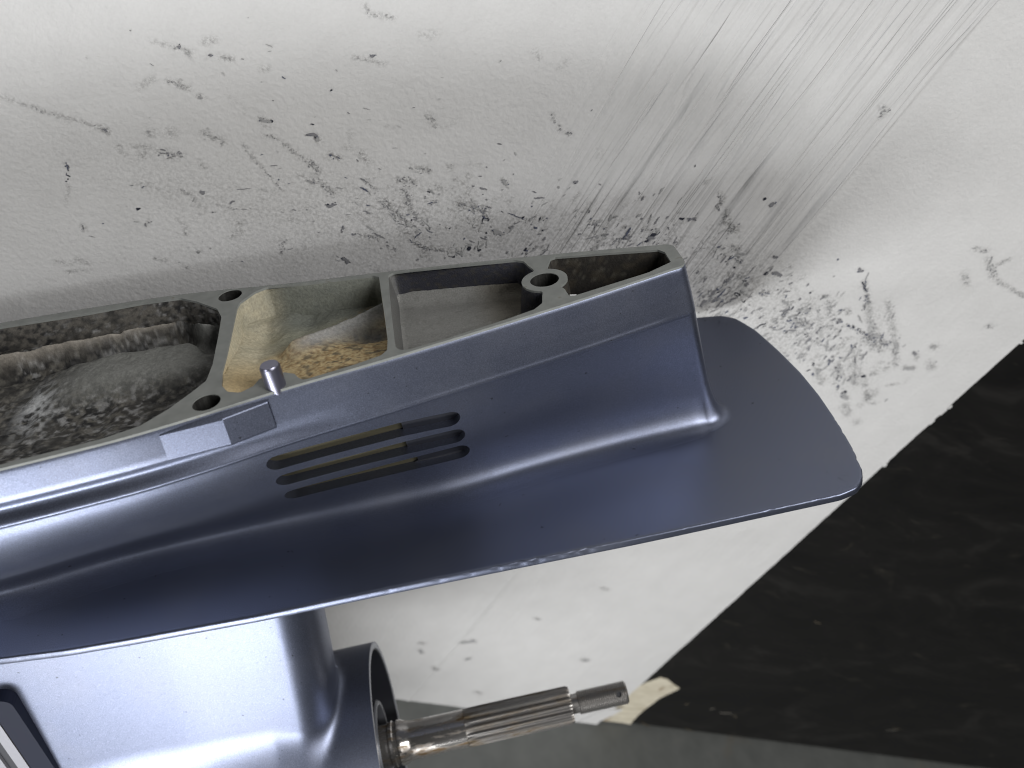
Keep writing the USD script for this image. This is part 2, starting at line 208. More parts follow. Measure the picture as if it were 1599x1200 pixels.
# scuffs measured on the wall, mm: x1, z1, x2, z2, width, tone (0 dark .. 1 faint)
MARKS = [
    (-519.6,371.3,-517.7,361.9,1.3,0.0), (-517.1,360.2,-516.6,351.8,0.8,0.6), (-501.2,433.4,-487.8,434.9,0.7,0.7), (-493.0,435.3,-492.0,435.1,1.4,0.2), (-489.3,434.2,-487.3,433.0,1.9,0.7), (-482.2,436.6,-480.8,436.7,1.2,0.2),
    (-477.8,437.2,-474.0,438.1,1.0,0.4), (-492.9,420.1,-488.8,420.6,1.2,0.4), (-488.7,420.1,-485.3,420.1,1.2,0.4), (-481.1,418.8,-479.5,418.4,1.3,0.3), (-546.4,389.9,-533.2,390.0,0.7,0.75), (-533.1,389.5,-515.1,391.2,1.3,0.65),
    (-515.0,390.7,-508.0,391.0,1.5,0.6), (-510.4,391.2,-508.4,390.3,2.3,0.35), (-494.2,395.8,-493.1,396.3,3.7,0.72), (-487.0,399.3,-485.9,399.5,4.4,0.75), (-498.9,387.7,-492.1,390.0,1.3,0.6), (-489.4,388.7,-479.9,390.9,2.7,0.5),
    (-485.4,389.8,-483.2,388.8,3.2,0.35), (-473.6,390.8,-470.1,389.3,1.1,0.5), (-475.2,404.2,-466.9,403.4,3.2,0.75), (-457.4,418.6,-452.8,419.4,1.6,0.3), (-453.4,419.7,-452.3,419.3,1.6,0.0), (-453.6,412.3,-448.9,413.7,1.9,0.5),
    (-448.7,413.2,-437.1,408.7,1.6,0.6), (-437.1,408.7,-428.0,406.1,1.7,0.55), (-433.4,409.0,-427.4,404.4,1.7,0.4), (-429.5,402.5,-418.6,398.7,2.3,0.5), (-425.7,399.7,-417.4,397.1,1.7,0.45), (-431.1,399.4,-427.8,399.5,1.1,0.3),
    (-459.8,405.3,-450.1,397.9,1.1,0.6), (-450.1,397.9,-438.7,390.8,1.1,0.55), (-438.7,419.4,-434.3,420.7,1.6,0.2), (-434.5,419.7,-433.1,418.7,1.9,0.3), (-426.9,414.4,-422.8,414.5,1.9,0.35), (-436.6,441.5,-436.0,441.2,1.3,0.0),
    (-433.3,457.3,-421.7,459.6,0.7,0.7), (-427.9,460.5,-426.4,460.9,1.0,0.2), (-436.8,477.8,-433.7,475.0,1.2,0.6), (-433.8,475.5,-425.6,477.6,1.2,0.7), (-419.6,390.6,-416.0,393.2,1.8,0.2), (-409.6,384.1,-408.9,380.7,1.2,0.2),
    (-477.1,374.9,-471.9,374.7,1.7,0.4), (-469.5,377.7,-467.3,377.3,2.0,0.2), (-471.7,374.1,-467.4,369.8,1.4,0.6), (-457.1,376.9,-455.4,378.3,1.1,0.15), (-461.1,373.8,-451.7,375.0,0.9,0.5), (-490.7,359.7,-489.1,359.7,1.7,0.1),
    (-484.7,355.3,-484.7,352.8,1.7,0.5), (-508.3,343.0,-507.3,340.7,1.4,0.4), (-470.3,357.8,-469.2,354.3,1.2,0.4), (-462.5,347.6,-461.3,347.0,1.8,0.3), (-478.3,336.7,-472.5,337.6,0.9,0.5), (-510.0,316.4,-500.9,320.8,1.2,0.6),
    (-468.4,338.5,-463.0,336.9,0.9,0.5), (-430.9,367.3,-429.0,359.8,1.8,0.5), (-401.8,382.2,-393.3,383.5,1.5,0.3), (-403.8,367.9,-400.1,366.3,2.5,0.2), (-404.5,381.5,-402.8,381.8,1.5,0.2), (-398.4,403.0,-383.0,395.1,3.0,0.45),
    (-397.3,414.5,-389.4,416.5,2.3,0.4), (-393.1,412.9,-387.3,404.9,3.6,0.5), (-389.6,407.4,-385.4,402.1,2.4,0.45), (-384.7,402.4,-376.5,397.8,2.4,0.4), (-380.7,409.1,-376.8,410.0,1.8,0.35), (-409.6,409.3,-402.3,405.5,2.3,0.5),
    (-401.1,402.6,-389.8,396.7,2.1,0.45), (-394.6,421.7,-386.2,424.0,2.3,0.55), (-389.4,423.3,-386.2,424.0,1.7,0.4), (-380.1,428.6,-378.3,428.7,2.3,0.6), (-368.4,413.6,-363.9,414.0,3.6,0.45), (-362.9,415.1,-355.2,414.1,4.3,0.3),
    (-353.7,411.0,-351.8,411.1,2.5,0.1), (-347.7,406.9,-342.7,406.7,2.5,0.25), (-379.9,387.9,-370.3,386.2,1.9,0.3), (-374.5,386.3,-356.7,389.8,1.6,0.4), (-389.0,380.4,-383.1,380.9,2.5,0.5), (-354.3,394.3,-352.4,394.3,3.2,0.05),
    (-355.9,432.1,-352.7,430.1,1.8,0.25), (-397.6,446.7,-394.8,444.8,2.2,0.6), (-394.0,443.6,-392.4,444.0,1.9,0.6), (-351.4,467.6,-348.0,464.7,1.4,0.5), (-346.4,464.1,-343.4,462.2,1.7,0.5), (-342.2,463.4,-339.6,462.6,2.0,0.5),
    (-222.8,528.4,-218.7,527.0,2.8,0.5), (-220.4,527.2,-219.8,524.1,1.8,0.5), (-326.9,443.1,-325.4,444.5,1.8,0.2), (-308.2,428.5,-304.8,430.3,1.9,0.25), (-280.1,428.7,-276.3,436.5,2.3,0.05), (-278.9,430.7,-278.7,434.7,3.0,0.15),
    (-271.9,445.9,-269.9,447.2,1.6,0.1), (-268.6,447.3,-264.9,448.9,1.7,0.15), (-290.8,425.8,-287.1,428.9,1.7,0.2), (-242.5,471.7,-241.0,471.3,2.0,0.1), (-237.3,469.1,-234.9,469.0,2.7,0.2), (-263.3,465.1,-260.1,462.8,1.6,0.4),
    (-259.6,463.1,-258.6,456.8,2.0,0.45), (-247.7,452.2,-244.0,451.4,4.1,0.4), (-254.3,459.0,-251.6,452.5,2.0,0.5), (-239.7,443.8,-235.0,441.7,3.5,0.4), (-233.1,439.2,-229.2,436.7,3.2,0.35), (-214.7,436.0,-213.5,438.1,2.2,0.1),
    (-216.6,445.9,-215.0,447.4,1.8,0.15), (-220.3,420.4,-217.6,421.1,2.6,0.0), (-209.5,437.2,-203.3,438.0,2.2,0.2), (-207.7,424.6,-202.7,426.2,2.7,0.35), (-252.0,417.5,-247.2,416.1,2.2,0.2), (-229.0,423.4,-228.4,427.9,2.2,0.2),
    (-227.7,410.9,-226.0,415.1,2.3,0.15), (-231.3,406.0,-231.8,411.0,2.3,0.2), (-179.5,423.3,-174.3,425.8,2.8,0.25), (-174.6,435.2,-172.0,436.6,2.0,0.25), (-161.1,450.7,-155.0,446.6,1.6,0.1), (-160.1,451.1,-147.2,440.6,2.0,0.25),
    (-147.5,440.5,-131.0,425.9,3.7,0.6), (-138.9,432.3,-130.0,426.3,3.3,0.55), (-169.1,456.1,-165.4,455.9,1.9,0.2), (-147.5,425.2,-128.7,423.4,2.1,0.1), (-134.4,423.6,-115.9,423.0,3.4,0.15), (-131.8,421.7,-118.0,420.2,6.0,0.45),
    (-130.3,425.2,-124.2,425.7,3.4,0.3), (-139.1,446.1,-116.5,427.6,3.8,0.6), (-115.8,426.9,-100.1,411.8,3.5,0.5), (-113.8,425.8,-109.2,422.1,2.2,0.3), (-156.7,425.4,-153.1,424.9,3.3,0.2), (-155.9,433.1,-152.8,431.5,2.4,0.4),
    (-170.0,433.9,-163.3,428.3,2.8,0.5), (-172.2,428.4,-154.3,412.0,1.6,0.6), (-139.9,400.3,-137.4,402.7,2.2,0.2), (-134.0,400.0,-125.3,394.0,6.2,0.5), (-133.7,412.6,-116.0,396.5,6.6,0.65), (-118.8,398.0,-112.4,392.5,3.6,0.45),
    (-113.8,398.3,-111.6,400.2,2.3,0.1), (-110.2,397.6,-105.8,392.9,2.7,0.6), (-101.3,390.2,-96.0,385.6,3.7,0.45), (-115.6,383.8,-113.4,386.2,2.8,0.05), (-113.8,383.4,-107.9,381.2,2.3,0.3), (-107.9,377.9,-98.8,371.2,4.3,0.6),
    (-90.4,368.6,-88.0,368.3,3.9,0.7), (-93.0,383.4,-88.5,385.1,1.4,0.5), (-98.1,422.8,-95.3,423.9,2.7,0.2), (-95.2,422.9,-91.6,420.2,1.8,0.4), (-94.3,413.0,-87.7,414.4,2.3,0.3), (-91.5,431.4,-88.2,431.6,3.1,0.3),
    (-83.9,421.6,-77.5,418.3,3.7,0.65), (-109.5,402.0,-106.6,403.1,1.8,0.4), (-112.0,409.9,-108.8,411.6,1.8,0.5), (-105.5,410.8,-103.7,407.3,2.7,0.6), (-93.7,398.5,-88.1,401.6,1.4,0.6), (-121.4,489.1,-113.6,490.6,2.3,0.5),
    (-108.8,487.1,-96.4,480.3,3.2,0.55), (-101.1,486.3,-97.2,492.2,2.4,0.6), (-93.3,478.9,-69.6,477.5,2.1,0.6), (-113.3,475.2,-106.0,470.7,3.2,0.75), (-72.4,453.6,-68.1,455.3,2.6,0.5), (-142.2,393.3,-138.7,392.0,3.1,0.3),
    (-138.8,390.5,-131.5,385.4,3.1,0.65), (-181.9,417.3,-178.5,420.5,2.0,0.3), (-189.7,414.2,-185.2,411.9,3.2,0.5), (-192.5,424.9,-187.6,424.2,1.9,0.3), (-178.1,416.9,-168.4,417.9,3.6,0.45), (-176.6,415.2,-166.0,416.1,2.0,0.3),
    (-161.1,409.4,-144.1,408.7,2.1,0.5), (-237.9,78.1,-234.5,78.1,2.5,0.4), (-209.8,86.6,-203.6,89.2,3.1,0.3), (-203.4,90.9,-200.5,89.1,3.1,0.35), (-193.5,68.7,-195.9,66.2,2.6,0.3), (-110.4,88.8,-105.5,88.2,3.5,0.3),
    (-146.7,175.1,-140.7,173.8,2.4,0.6), (-173.7,129.1,-169.4,127.8,2.5,0.5), (-69.4,318.7,-65.2,317.5,3.2,0.6), (-168.6,25.4,-162.9,22.8,3.5,0.5), (-214.9,50.2,-209.8,47.8,2.6,0.4), (-234.1,69.5,-230.1,66.1,2.5,0.3),
]
CLUSTERS = [
    (-369.13,405.32,28.59,11.94,7.14,-15.23,150,1.85,-0.1),
    (-385.95,401.89,15.31,6.42,5.27,-12.11,60,2.12,-0.38),
    (-326.14,415.8,27.17,11.27,6.0,-10.74,170,2.24,1.34),
    (-297.8,431.35,22.11,9.2,5.67,-8.99,70,2.26,1.46),
    (-279.5,430.5,19.84,8.2,2.84,-4.28,60,2.33,1.28),
    (-233.85,429.85,12.04,4.88,12.01,-15.97,120,2.83,1.43),
    (-220.91,418.0,13.97,5.58,6.37,-8.38,200,2.95,1.34),
    (-207.94,427.54,12.47,5.0,7.88,-9.87,60,2.21,1.1),
    (-175.51,408.59,14.93,5.81,10.42,-12.55,260,2.38,0.99),
    (-176.13,422.34,13.05,5.14,7.31,-8.59,60,2.32,0.86),
    (-145.68,410.49,13.72,5.29,14.61,-16.44,120,2.87,1.85),
    (-121.67,399.51,12.5,4.72,12.32,-13.47,50,3.01,2.04),
    (-328.85,402.4,33.07,13.56,1.72,-3.19,90,2.62,1.43),
    (-426.11,385.05,39.51,16.56,6.46,-18.43,50,1.18,0.18),
    (-416.44,419.55,40.49,17.48,9.77,-24.93,50,1.11,0.01),
    (-481.62,361.78,37.74,15.82,6.05,-25.01,25,1.14,0.4),
    (-474.63,430.29,38.64,17.26,3.6,-12.52,20,0.99,0.02),
    (-144.78,434.69,13.36,5.26,15.83,-16.98,30,1.97,1.86),
    (-331.12,453.01,46.13,19.85,15.93,-26.98,20,1.18,1.32),
]

# ------------------------------------------------------------------ setting: floor, white wall, black board
def sheet(x0, x1, z0, z1, step, y=0.0):
    xs = np.arange(x0, x1 + 1e-6, step); zs = np.arange(z0, z1 + 1e-6, step)
    X, Zz = np.meshgrid(xs, zs, indexing='ij')
    v = np.stack([X.ravel(), np.full(X.size, y), Zz.ravel()], 1)
    return v, grid_faces(len(xs), len(zs))
def bump1(t, c, w): return np.exp(-((t - c) / w) ** 2)
SEAM, EDGE = -212.0, -43.5
# the wall sheet in mm; thickness comes from a closed border
xs = np.r_[np.arange(-1200, -590, 25.0), np.arange(-590, EDGE - 1, 1.25), EDGE]; zs = np.r_[np.arange(-2.0, 620, 1.25), np.arange(622, 1403, 26.0)]
Xg, Zg = np.meshgrid(xs, zs, indexing='ij'); v = np.stack([Xg.ravel(), 0 * Xg.ravel(), Zg.ravel()], 1); f = grid_faces(len(xs), len(zs))
last = v[:, 0].max()
x, z = v[:, 0].copy(), v[:, 2].copy()
edge_mask = x > last - 0.5
v[edge_mask, 0] = EDGE + 0.8 * (fbm(np.c_[z / 22, z * 0, z * 0], 4, 3)[edge_mask] - 0.5) + 0.5 * (fbm(np.c_[z / 4, z * 0, z * 0], 2, 5)[edge_mask] - 0.5)
x = v[:, 0].copy()
lift = 0.9 * np.clip((SEAM - x) / 1.0, 0, 1) * np.clip((x + 330) / 115, 0, 1) * np.clip((z - 330) / 100, 0.08, 1)     # thicker coat left of the old tape line
lift += 0.6 * (fbm(np.c_[x / 60, z / 90, z * 0], 3, 9) - 0.5)
lift += 0.8 * bump1(x, SEAM - 0.5, 1.6) * (0.4 + fbm(np.c_[z / 30, z * 0, z * 0], 3, 4))
v[:, 1] = -lift
brush = np.clip((x + 345 + 30 * fbm(np.c_[x / 25, z / 60, x * 0], 3, 2)) / 45, 0, 1) * (x < SEAM + 0.5) * np.clip((z - 385 + 25 * fbm(np.c_[x / 12, z / 30, x * 0], 3, 6)) / 45, 0, 1)
brush = np.maximum(brush, 0.10 * (fbm(np.c_[x / 40, z / 60, x * 0], 3, 12) > 0.5))
warp = 7 * fbm(np.c_[x / 40, z / 70, x * 0], 3, 71)
r1, r2 = fbm(np.c_[(x + warp) / 7.0, z / 120, x * 0], 2, 73), fbm(np.c_[(x + warp) / 3.1, z / 90, x * 0], 2, 75)
ridges = .9 * np.abs(r1 - .5) * 2 + .5 * np.abs(r2 - .5) * 2
v[:, 1] -= 2.3 * brush * ridges
RIDGE = 2.3 * brush * ridges
def blob(cx, cz, sx, sz, a): return a * np.exp(-((x - cx) / sx) ** 2 - ((z - cz) / sz) ** 2)
smudge = blob(-225, 425, 28, 22, .55) + blob(-175, 405, 26, 18, .40) + blob(-330, 408, 60, 14, .40) + blob(-400, 395, 40, 16, .28) + blob(-120, 395, 18, 18, .22) + blob(-420, 372, 60, 25, .22) + blob(-480, 378, 50, 12, .16) + blob(-285, 425, 35, 18, .4)
smudge += blob(-430, 330, 90, 40, .12)
smudge += 0.05
fine = np.nonzero((x > -590) & (z < 620))[0]
def smear(x1, z1, x2, z2, w, a):
    """a soft rubbed streak in the soil map"""
    m_ = fine[(x[fine] > min(x1, x2) - 3 * w) & (x[fine] < max(x1, x2) + 3 * w) & (z[fine] > min(z1, z2) - 3 * w) & (z[fine] < max(z1, z2) + 3 * w)]
    if not len(m_): return
    d = np.array([x2 - x1, z2 - z1]); L2 = max(d @ d, 1e-6)
    t = np.clip(((x[m_] - x1) * d[0] + (z[m_] - z1) * d[1]) / L2, 0, 1)
    dist = np.hypot(x[m_] - x1 - t * d[0], z[m_] - z1 - t * d[1])
    smudge[m_] = np.maximum(smudge[m_], a * np.exp(-(dist / w) ** 2))
for x1, z1, x2, z2, w, tone in MARKS: smear(x1, z1, x2, z2, max(w * .75, 1.3), .55 + .35 * (tone < .5) if tone > .2 else .3)
for cx, cz, ax, az, bx, bz, n, size, an in CLUSTERS:
    for k in range(int(n / 3.5)):
        s, t = rng.normal(0, .75), rng.normal(0, .75); ll = rng.gamma(1.6, 2.0) + 1; a = an + rng.normal(0, .5)
        px, pz = cx + s * ax + t * bx, cz + s * az + t * bz
        smear(px, pz, px + ll * math.cos(a), pz + ll * math.sin(a), rng.uniform(.9, 2.4), rng.uniform(.2, .85))
smudge *= 0.45 + 1.1 * fbm(np.c_[x / 6, z / 6, x * 0], 4, 21)
wall = obj('white_wall', meshkit.arrays((v * MM, f), True), WALL, None, col={'brush': brush, 'smudge': np.repeat(smudge[:, None], 3, 1)})
# smooth normals for the wall sheet come from the renderer's bump; give it real thickness behind
tag(wall, label='white painted wall with brush strokes and dark scuffs behind the grey casting', category='wall', kind='structure')
back = trimesh.creation.box([1156, 40, 1402], transform=trimesh.transformations.translation_matrix([-1200 + 578, 21.2, 699]))
back.apply_scale(MM); obj('wall_core', back, WALL, wall)

# black board beside it, 3 mm behind the white face
bb = trimesh.creation.box([1200, 18, 1395], transform=trimesh.transformations.translation_matrix([-43 + 600.5, 12, 699.5 + 2.2]))
bb.apply_scale(MM)
board = obj('black_board', bb, BLACK)
tag(board, label='black painted plywood board standing right of the white wall', category='board', kind='structure')
chip = Polygon([(-42.8, 2.6), (-42.6, 40), (-42.4, 57.5), (-38, 66), (-30.5, 77), (-24, 76.5), (-14, 71), (-4.5, 65.8), (-8, 57), (-12.2, 48), (-13.2, 34), (-13.0, 20), (-11.5, 2.6)])
def wobble(poly, amp, step, seed):
    ring = shapely.segmentize(poly.exterior, step); c = np.array(ring.coords)[:-1]
    d = fbm(np.c_[c / (3 * step), np.zeros(len(c))], 3, seed) - .5; e = fbm(np.c_[c / (3 * step), np.ones(len(c)) * 7], 3, seed + 9) - .5
    return Polygon(c + amp * np.c_[d, e] * 2)
def flat_on_wall(poly, y, t):
    """a thin plate on the wall: polygon in (x, z), front face at y - t"""
    m = trimesh.creation.extrude_polygon(poly, t, engine='earcut')
    w = m.vertices.copy(); m = trimesh.Trimesh(np.c_[w[:, 0], y - w[:, 2], w[:, 1]] * MM, m.faces, process=False)
    return m
obj('bare_wood_patch', flat_on_wall(wobble(chip, 1.2, 4, 3), 3.2, 0.8), WOOD, board, label='bare beige plywood patch where the black paint has come off')
rim_chip = wobble(Polygon([(-30, 78), (-23, 77.8), (-13, 72.5), (-3.5, 66.8), (-6, 64.2), (-15, 70), (-24, 75)]), .5, 3, 5)
spill = wobble(Polygon([(-62, 2.5), (-58, 14), (-50, 24), (-38, 30), (-40, 20), (-46, 10), (-49, 2.5)]), 1.2, 4, 8)
obj('paint_drip', flat_on_wall(spill, -0.6, 0.9), WALL, wall)
for k in range(22):      # flecks of white paint spilled over onto the black edge
    zc = rng.normal(352, 26) if k < 14 else rng.uniform(120, 470); xc = EDGE + abs(rng.normal(0, 2.2)) + .6
    pl = Point(0, 0).buffer(1, 3); pl = shapely.affinity.scale(pl, rng.uniform(.4, 1.2), rng.uniform(.8, 3.0)); pl = shapely.affinity.translate(wobble(pl, .4, .8, k), xc, zc)
    if pl.is_valid: obj('paint_fleck', flat_on_wall(pl, 2.9, 0.5), WALL, wall)
for k in range(9):      # scratches and dust on the black board
    zc, xc = rng.uniform(4, 330), rng.uniform(0, 420)
    if k < 6: zc, xc = rng.uniform(4, 60), rng.uniform(-5, 130)
    L, wd, an = rng.uniform(3, 15), rng.uniform(.5, 1.4), rng.normal(.1, .4)
    pl = shapely.affinity.rotate(shapely.affinity.scale(Point(0, 0).buffer(1, 4), L / 2, wd / 2), an, use_radians=True)
    pl = shapely.affinity.translate(wobble(pl, 1.2, 1.5, 40 + k), xc, zc)
    if pl.is_valid and pl.geom_type == 'Polygon': obj('scratch', flat_on_wall(pl, 2.9, 0.15), SCRATCH if k % 3 else DUSTY, board)

fl = trimesh.creation.box([3.2, 2.4, 0.05], transform=trimesh.transformations.translation_matrix([0.0, -1.16, -0.025]))
fl = obj('floor', fl, FLOOR)
tag(fl, label='grey painted concrete floor at the foot of the wall', category='floor', kind='structure')

# scuffs: transferred paint lying on the wall, each a thin irregular flake
flakes = {k: [] for k in range(5)}
def flake(x1, z1, x2, z2, w, tone, ragged=0.5):
    p, q = np.array([x1, z1]), np.array([x2, z2]); L = np.linalg.norm(q - p); d = (q - p) / max(L, 1e-6); nrm = np.array([-d[1], d[0]])
    n = int(np.clip(L / max(w, .5) * 1.6, 4, 14))
    t = np.linspace(0, 1, n); wid = w / 2 * (np.sin(np.pi * np.clip(t, .06, .94)) ** .45) * rng.uniform(1 - ragged, 1.15, n)
    wid2 = w / 2 * (np.sin(np.pi * np.clip(t, .06, .94)) ** .45) * rng.uniform(1 - ragged, 1.15, n)
    mid = p + np.outer(t, q - p) + np.outer(rng.normal(0, .16 * w, n), nrm)
    a, b = mid + nrm * wid[:, None], mid - nrm * wid2[:, None]
    poly = np.vstack([a, b])
    y = np.full(2 * n, 0.0)
    vv = np.c_[poly[:, 0], y, poly[:, 1]]
    i = np.arange(n - 1); ff = np.vstack([np.c_[i, i + 1, n + i + 1], np.c_[i, n + i + 1, n + i]])
    flakes[int(tone)].append((vv, ff))
def scrape(x1, z1, x2, z2, w, tone):
    """a mark: one flake where it is crisp, a spray of small flakes where it is rubbed"""
    L = math.hypot(x2 - x1, z2 - z1)
    if tone < .12 and L < 9: flake(x1, z1, x2, z2, w, 0); return
    if tone < .32 and L < 7: flake(x1, z1, x2, z2, w, 1 if tone < .13 else 2 if tone < .25 else 3)
    base = 0 if tone < .11 else 1 if tone < .22 else 2 if tone < .4 else 3 if tone < .58 else 4
    n = int(np.clip(L * w * (1.3 if tone < .5 else 1.0), 5, 70))
    for k in range(n):
        t, s = rng.uniform(0, 1), rng.normal(0, .33 * w)
        cx, cz = x1 + t * (x2 - x1) + s * (z2 - z1) / max(L, .1), z1 + t * (z2 - z1) - s * (x2 - x1) / max(L, .1)
        ll, an = rng.gamma(2, .28) + .25, math.atan2(z2 - z1, x2 - x1) + rng.normal(0, .5)
        dx, dz = .5 * ll * math.cos(an), .5 * ll * math.sin(an)
        tn = min(4, max(0, base + int(rng.integers(-1, 2))))
        flake(cx - dx, cz - dz, cx + dx, cz + dz, rng.uniform(.25, .8) * min(1.2, w / 2 + .3), tn)
for mk in MARKS: scrape(*mk)
for cx, cz, ax, az, bx, bz, n, size, an in CLUSTERS:
    for k in range(int(n * .75)):
        s, t = rng.normal(0, .8), rng.normal(0, .8)
        px, pz = cx + s * ax + t * bx, cz + s * az + t * bz
        if noise(np.array([[px / 9, pz / 9, 0.0]]), 5)[0] < .36 or px > EDGE - 4: continue
        ll = size * rng.gamma(1.5, .5) + .35; a = an + rng.normal(0, .35)
        dx, dz = .5 * ll * math.cos(a), .5 * ll * math.sin(a)
        far = min(1, math.hypot(s, t) / 2)
        tn = int(rng.choice(5, p=[.10, .14, .27, .27, .22] if far < .5 else [.03, .08, .25, .32, .32]))
        flake(px - dx, pz - dz, px + dx, pz + dz, size * rng.uniform(.18, .6), tn)
from scipy.interpolate import RegularGridInterpolator
ridge_at = RegularGridInterpolator((xs, zs), RIDGE.reshape(len(xs), len(zs)), bounds_error=False, fill_value=0)
def wall_y(px, pz):
    l = 0.9 * np.clip((SEAM - px) / 1.0, 0, 1) * np.clip((px + 330) / 115, 0, 1) * np.clip((pz - 330) / 100, 0.08, 1)
    l = l + 0.6 * (fbm(np.c_[px / 60, pz / 90, pz * 0], 3, 9) - 0.5) + 0.8 * bump1(px, SEAM - 0.5, 1.6) * (0.4 + fbm(np.c_[pz / 30, pz * 0, pz * 0], 3, 4))
    return -l - ridge_at(np.c_[px, pz])
for k, nm in enumerate(('black', 'navy', 'grey', 'pale', 'faint')):
    if not flakes[k]: continue
    off = 0; V, F = [], []
    for vv, ff in flakes[k]:
        V.append(vv); F.append(ff + off); off += len(vv)
    V = np.vstack(V); F = np.vstack(F)
    V[:, 1] = wall_y(V[:, 0], V[:, 2]) - 0.22 - 0.012 * k
    obj('scuff_flakes', (V * MM, F, None), SCUFF[k], wall, label=f'{nm} paint flakes rubbed onto the white wall', kind='stuff')

def sstep(t, a, b): u = np.clip((t - a) / (b - a), 0, 1); return u * u * (3 - 2 * u)
# ------------------------------------------------------------------ the gearcase, in its own frame (mm): x aft, y to the far side, z up, origin on the mating face between the bolt holes
GEAR_ROT = np.array([[0.831632412980089, 0.06903149561138885, -0.5510192213476488],
                     [0.052446352655010894, 0.9780453737445559, 0.20168447384481072],
                     [0.5528443811544987, -0.19662629404666795, 0.8097537840080604]])       # gear -> room: it leans nose down against the wall
GEAR_POS = CAM_POS - GEAR_ROT @ np.array([82.55743644484966, -317.466736331327, 167.84671908354147])
gear_x = UsdGeom.Xform.Define(stage, '/World/outboard_gearcase')
M = np.eye(4); M[:3, :3] = GEAR_ROT.T; M[3, :3] = GEAR_POS * MM
gear_x.AddTransformOp().Set(Gf.Matrix4d(*M.ravel().tolist()))
GEAR = '/World/outboard_gearcase'
tag(GEAR, label='blue grey metallic outboard motor lower unit with open mating face, leaning on the white wall', category='gearcase')
def gobj(name, mesh, m, parent=GEAR, smooth=False, **kw):
    if isinstance(mesh, tuple):
        mesh = (np.asarray(mesh[0], float) * MM,) + tuple(mesh[1:])
    elif hasattr(mesh, 'to_mesh'):
        mm = mesh.to_mesh(); mesh = trimesh.Trimesh(mm.vert_properties[:, :3] * MM, mm.tri_verts, process=False)
    else:
        mesh = mesh.copy(); mesh.apply_scale(MM)
    return obj(name, mesh, m, parent, smooth, **kw)

H = -77.7                                                        # top of the anti-ventilation plate
def deck_half(x): return np.interp(x, [-180, -150, -110, -96, -60, -27, 0, 22, 60, 97, 131, 155, 172, 178], [30, 48, 55.5, 55.8, 53.6, 50.6, 45.6, 40.4, 34.2, 27, 20, 14.2, 9.9, 8.4])
def sm(fn, x, w=9.0): return sum(fn(x + w * k) for k in (-1, -.5, 0, .5, 1)) / 5
def W(x): return sm(deck_half, np.asarray(x, float))
def low_half(x): return sm(lambda t: np.interp(t, [-180, -140, -100, -58, 15, 76, 114, 152, 195], [27, 33, 34, 28.0, 21.5, 17.6, 11.8, 7.6, 4.6]), np.asarray(x, float), 14)
def fil_r(x): return np.interp(x, [-100, 0, 80, 160, 178, 184, 195], [17, 14, 12, 9.5, 8, 4.5, 3.0])
XB = -178.0
def tail_x(z): return 175.6 + (z + 2) * -0.158 - 3.0 * np.clip((z + 2) / 75, -1, 0) ** 2 * 0 + 3.2 * np.clip((-z - 55) / 23, 0, 1) ** 2
# plan outline: NS stations along the near side, then the rounded tail, then the far side
NS = 190
ts = np.linspace(0, 1, NS) ** 1.0
NA = 7
def ring(half, xa, rc):
    """half(x) -> closed plan outline from the bow along the near side (-y) round the tail and back"""
    xe = xa - rc
    xs = XB + ts * (xe - XB)
    hb = half(xs) * np.sqrt(np.clip(1 - (1 - np.clip((xs - XB) / 45, 0, 1)) ** 2, 0, 1))
    he = hb[-1]
    an = np.linspace(0, np.pi / 2, NA + 1)[1:]
    r2 = min(rc, he)
    ax, ay = xe + rc * np.sin(an), he - r2 * (1 - np.cos(an))
    nx = np.r_[xs, ax]; ny = np.r_[hb, ay]
    return np.vstack([np.c_[nx, -ny], np.c_[nx[::-1], ny[::-1]][:-1]])
def groove(x): return np.interp(x, [-150, -25, 15, 45, 175], [2.3, 1.9, 0.7, 0.0, 0.0])
def lip(x): return np.interp(x, [-150, 0, 40, 175], [0.8, 0.5, 0.0, -0.15])
def crease(x): return 1.45 + lip(x)
levels = []
rc0 = 4.5
def lev(z, half, rc=rc0): levels.append((np.full(1, z), ring(half, float(tail_x(z)), rc)))
lev(-0.8, lambda x: W(x) - 0.35); lev(-1.2, lambda x: W(x)); lev(-2.2, lambda x: W(x) + 0.15)
for z in np.linspace(-4, -12, 5): lev(z, lambda x: W(x) + 0.15 + 0.075 * (-z - 2))
for z, k in ((-13.2, .25), (-14.2, .6), (-15.4, .95), (-16.6, 1.0), (-17.6, .75), (-18.5, .35)):
    lev(z, lambda x: W(x) + 0.15 + 0.07 * (-z - 2) - groove(x) * k + lip(x) * np.clip((-z - 15) / 5, 0, 1))
lev(-19.6, lambda x: W(x) + crease(x) - .05); lev(-20.6, lambda x: W(x) + crease(x) + .3 * np.clip((170 - x) / 8, 0, 1)); lev(-21.1, lambda x: W(x) + crease(x) - .12); lev(-21.5, lambda x: W(x) + crease(x) - .45)
NB = 20
top_half = lambda x: W(x) + crease(x) - 0.6
pw = lambda x: np.interp(x, [-80, 10, 70], [1.9, 1.3, 1.05])
side_levels = []
for s in np.linspace(0.02, 1, NB):
    z = -21.5 + s * (H + 17 + 21.5)
    lev(z, lambda x: top_half(x) - (top_half(x) - low_half(x)) * s ** pw(x))
zs_last, base = float(levels[-1][0][0]), levels[-1][1]
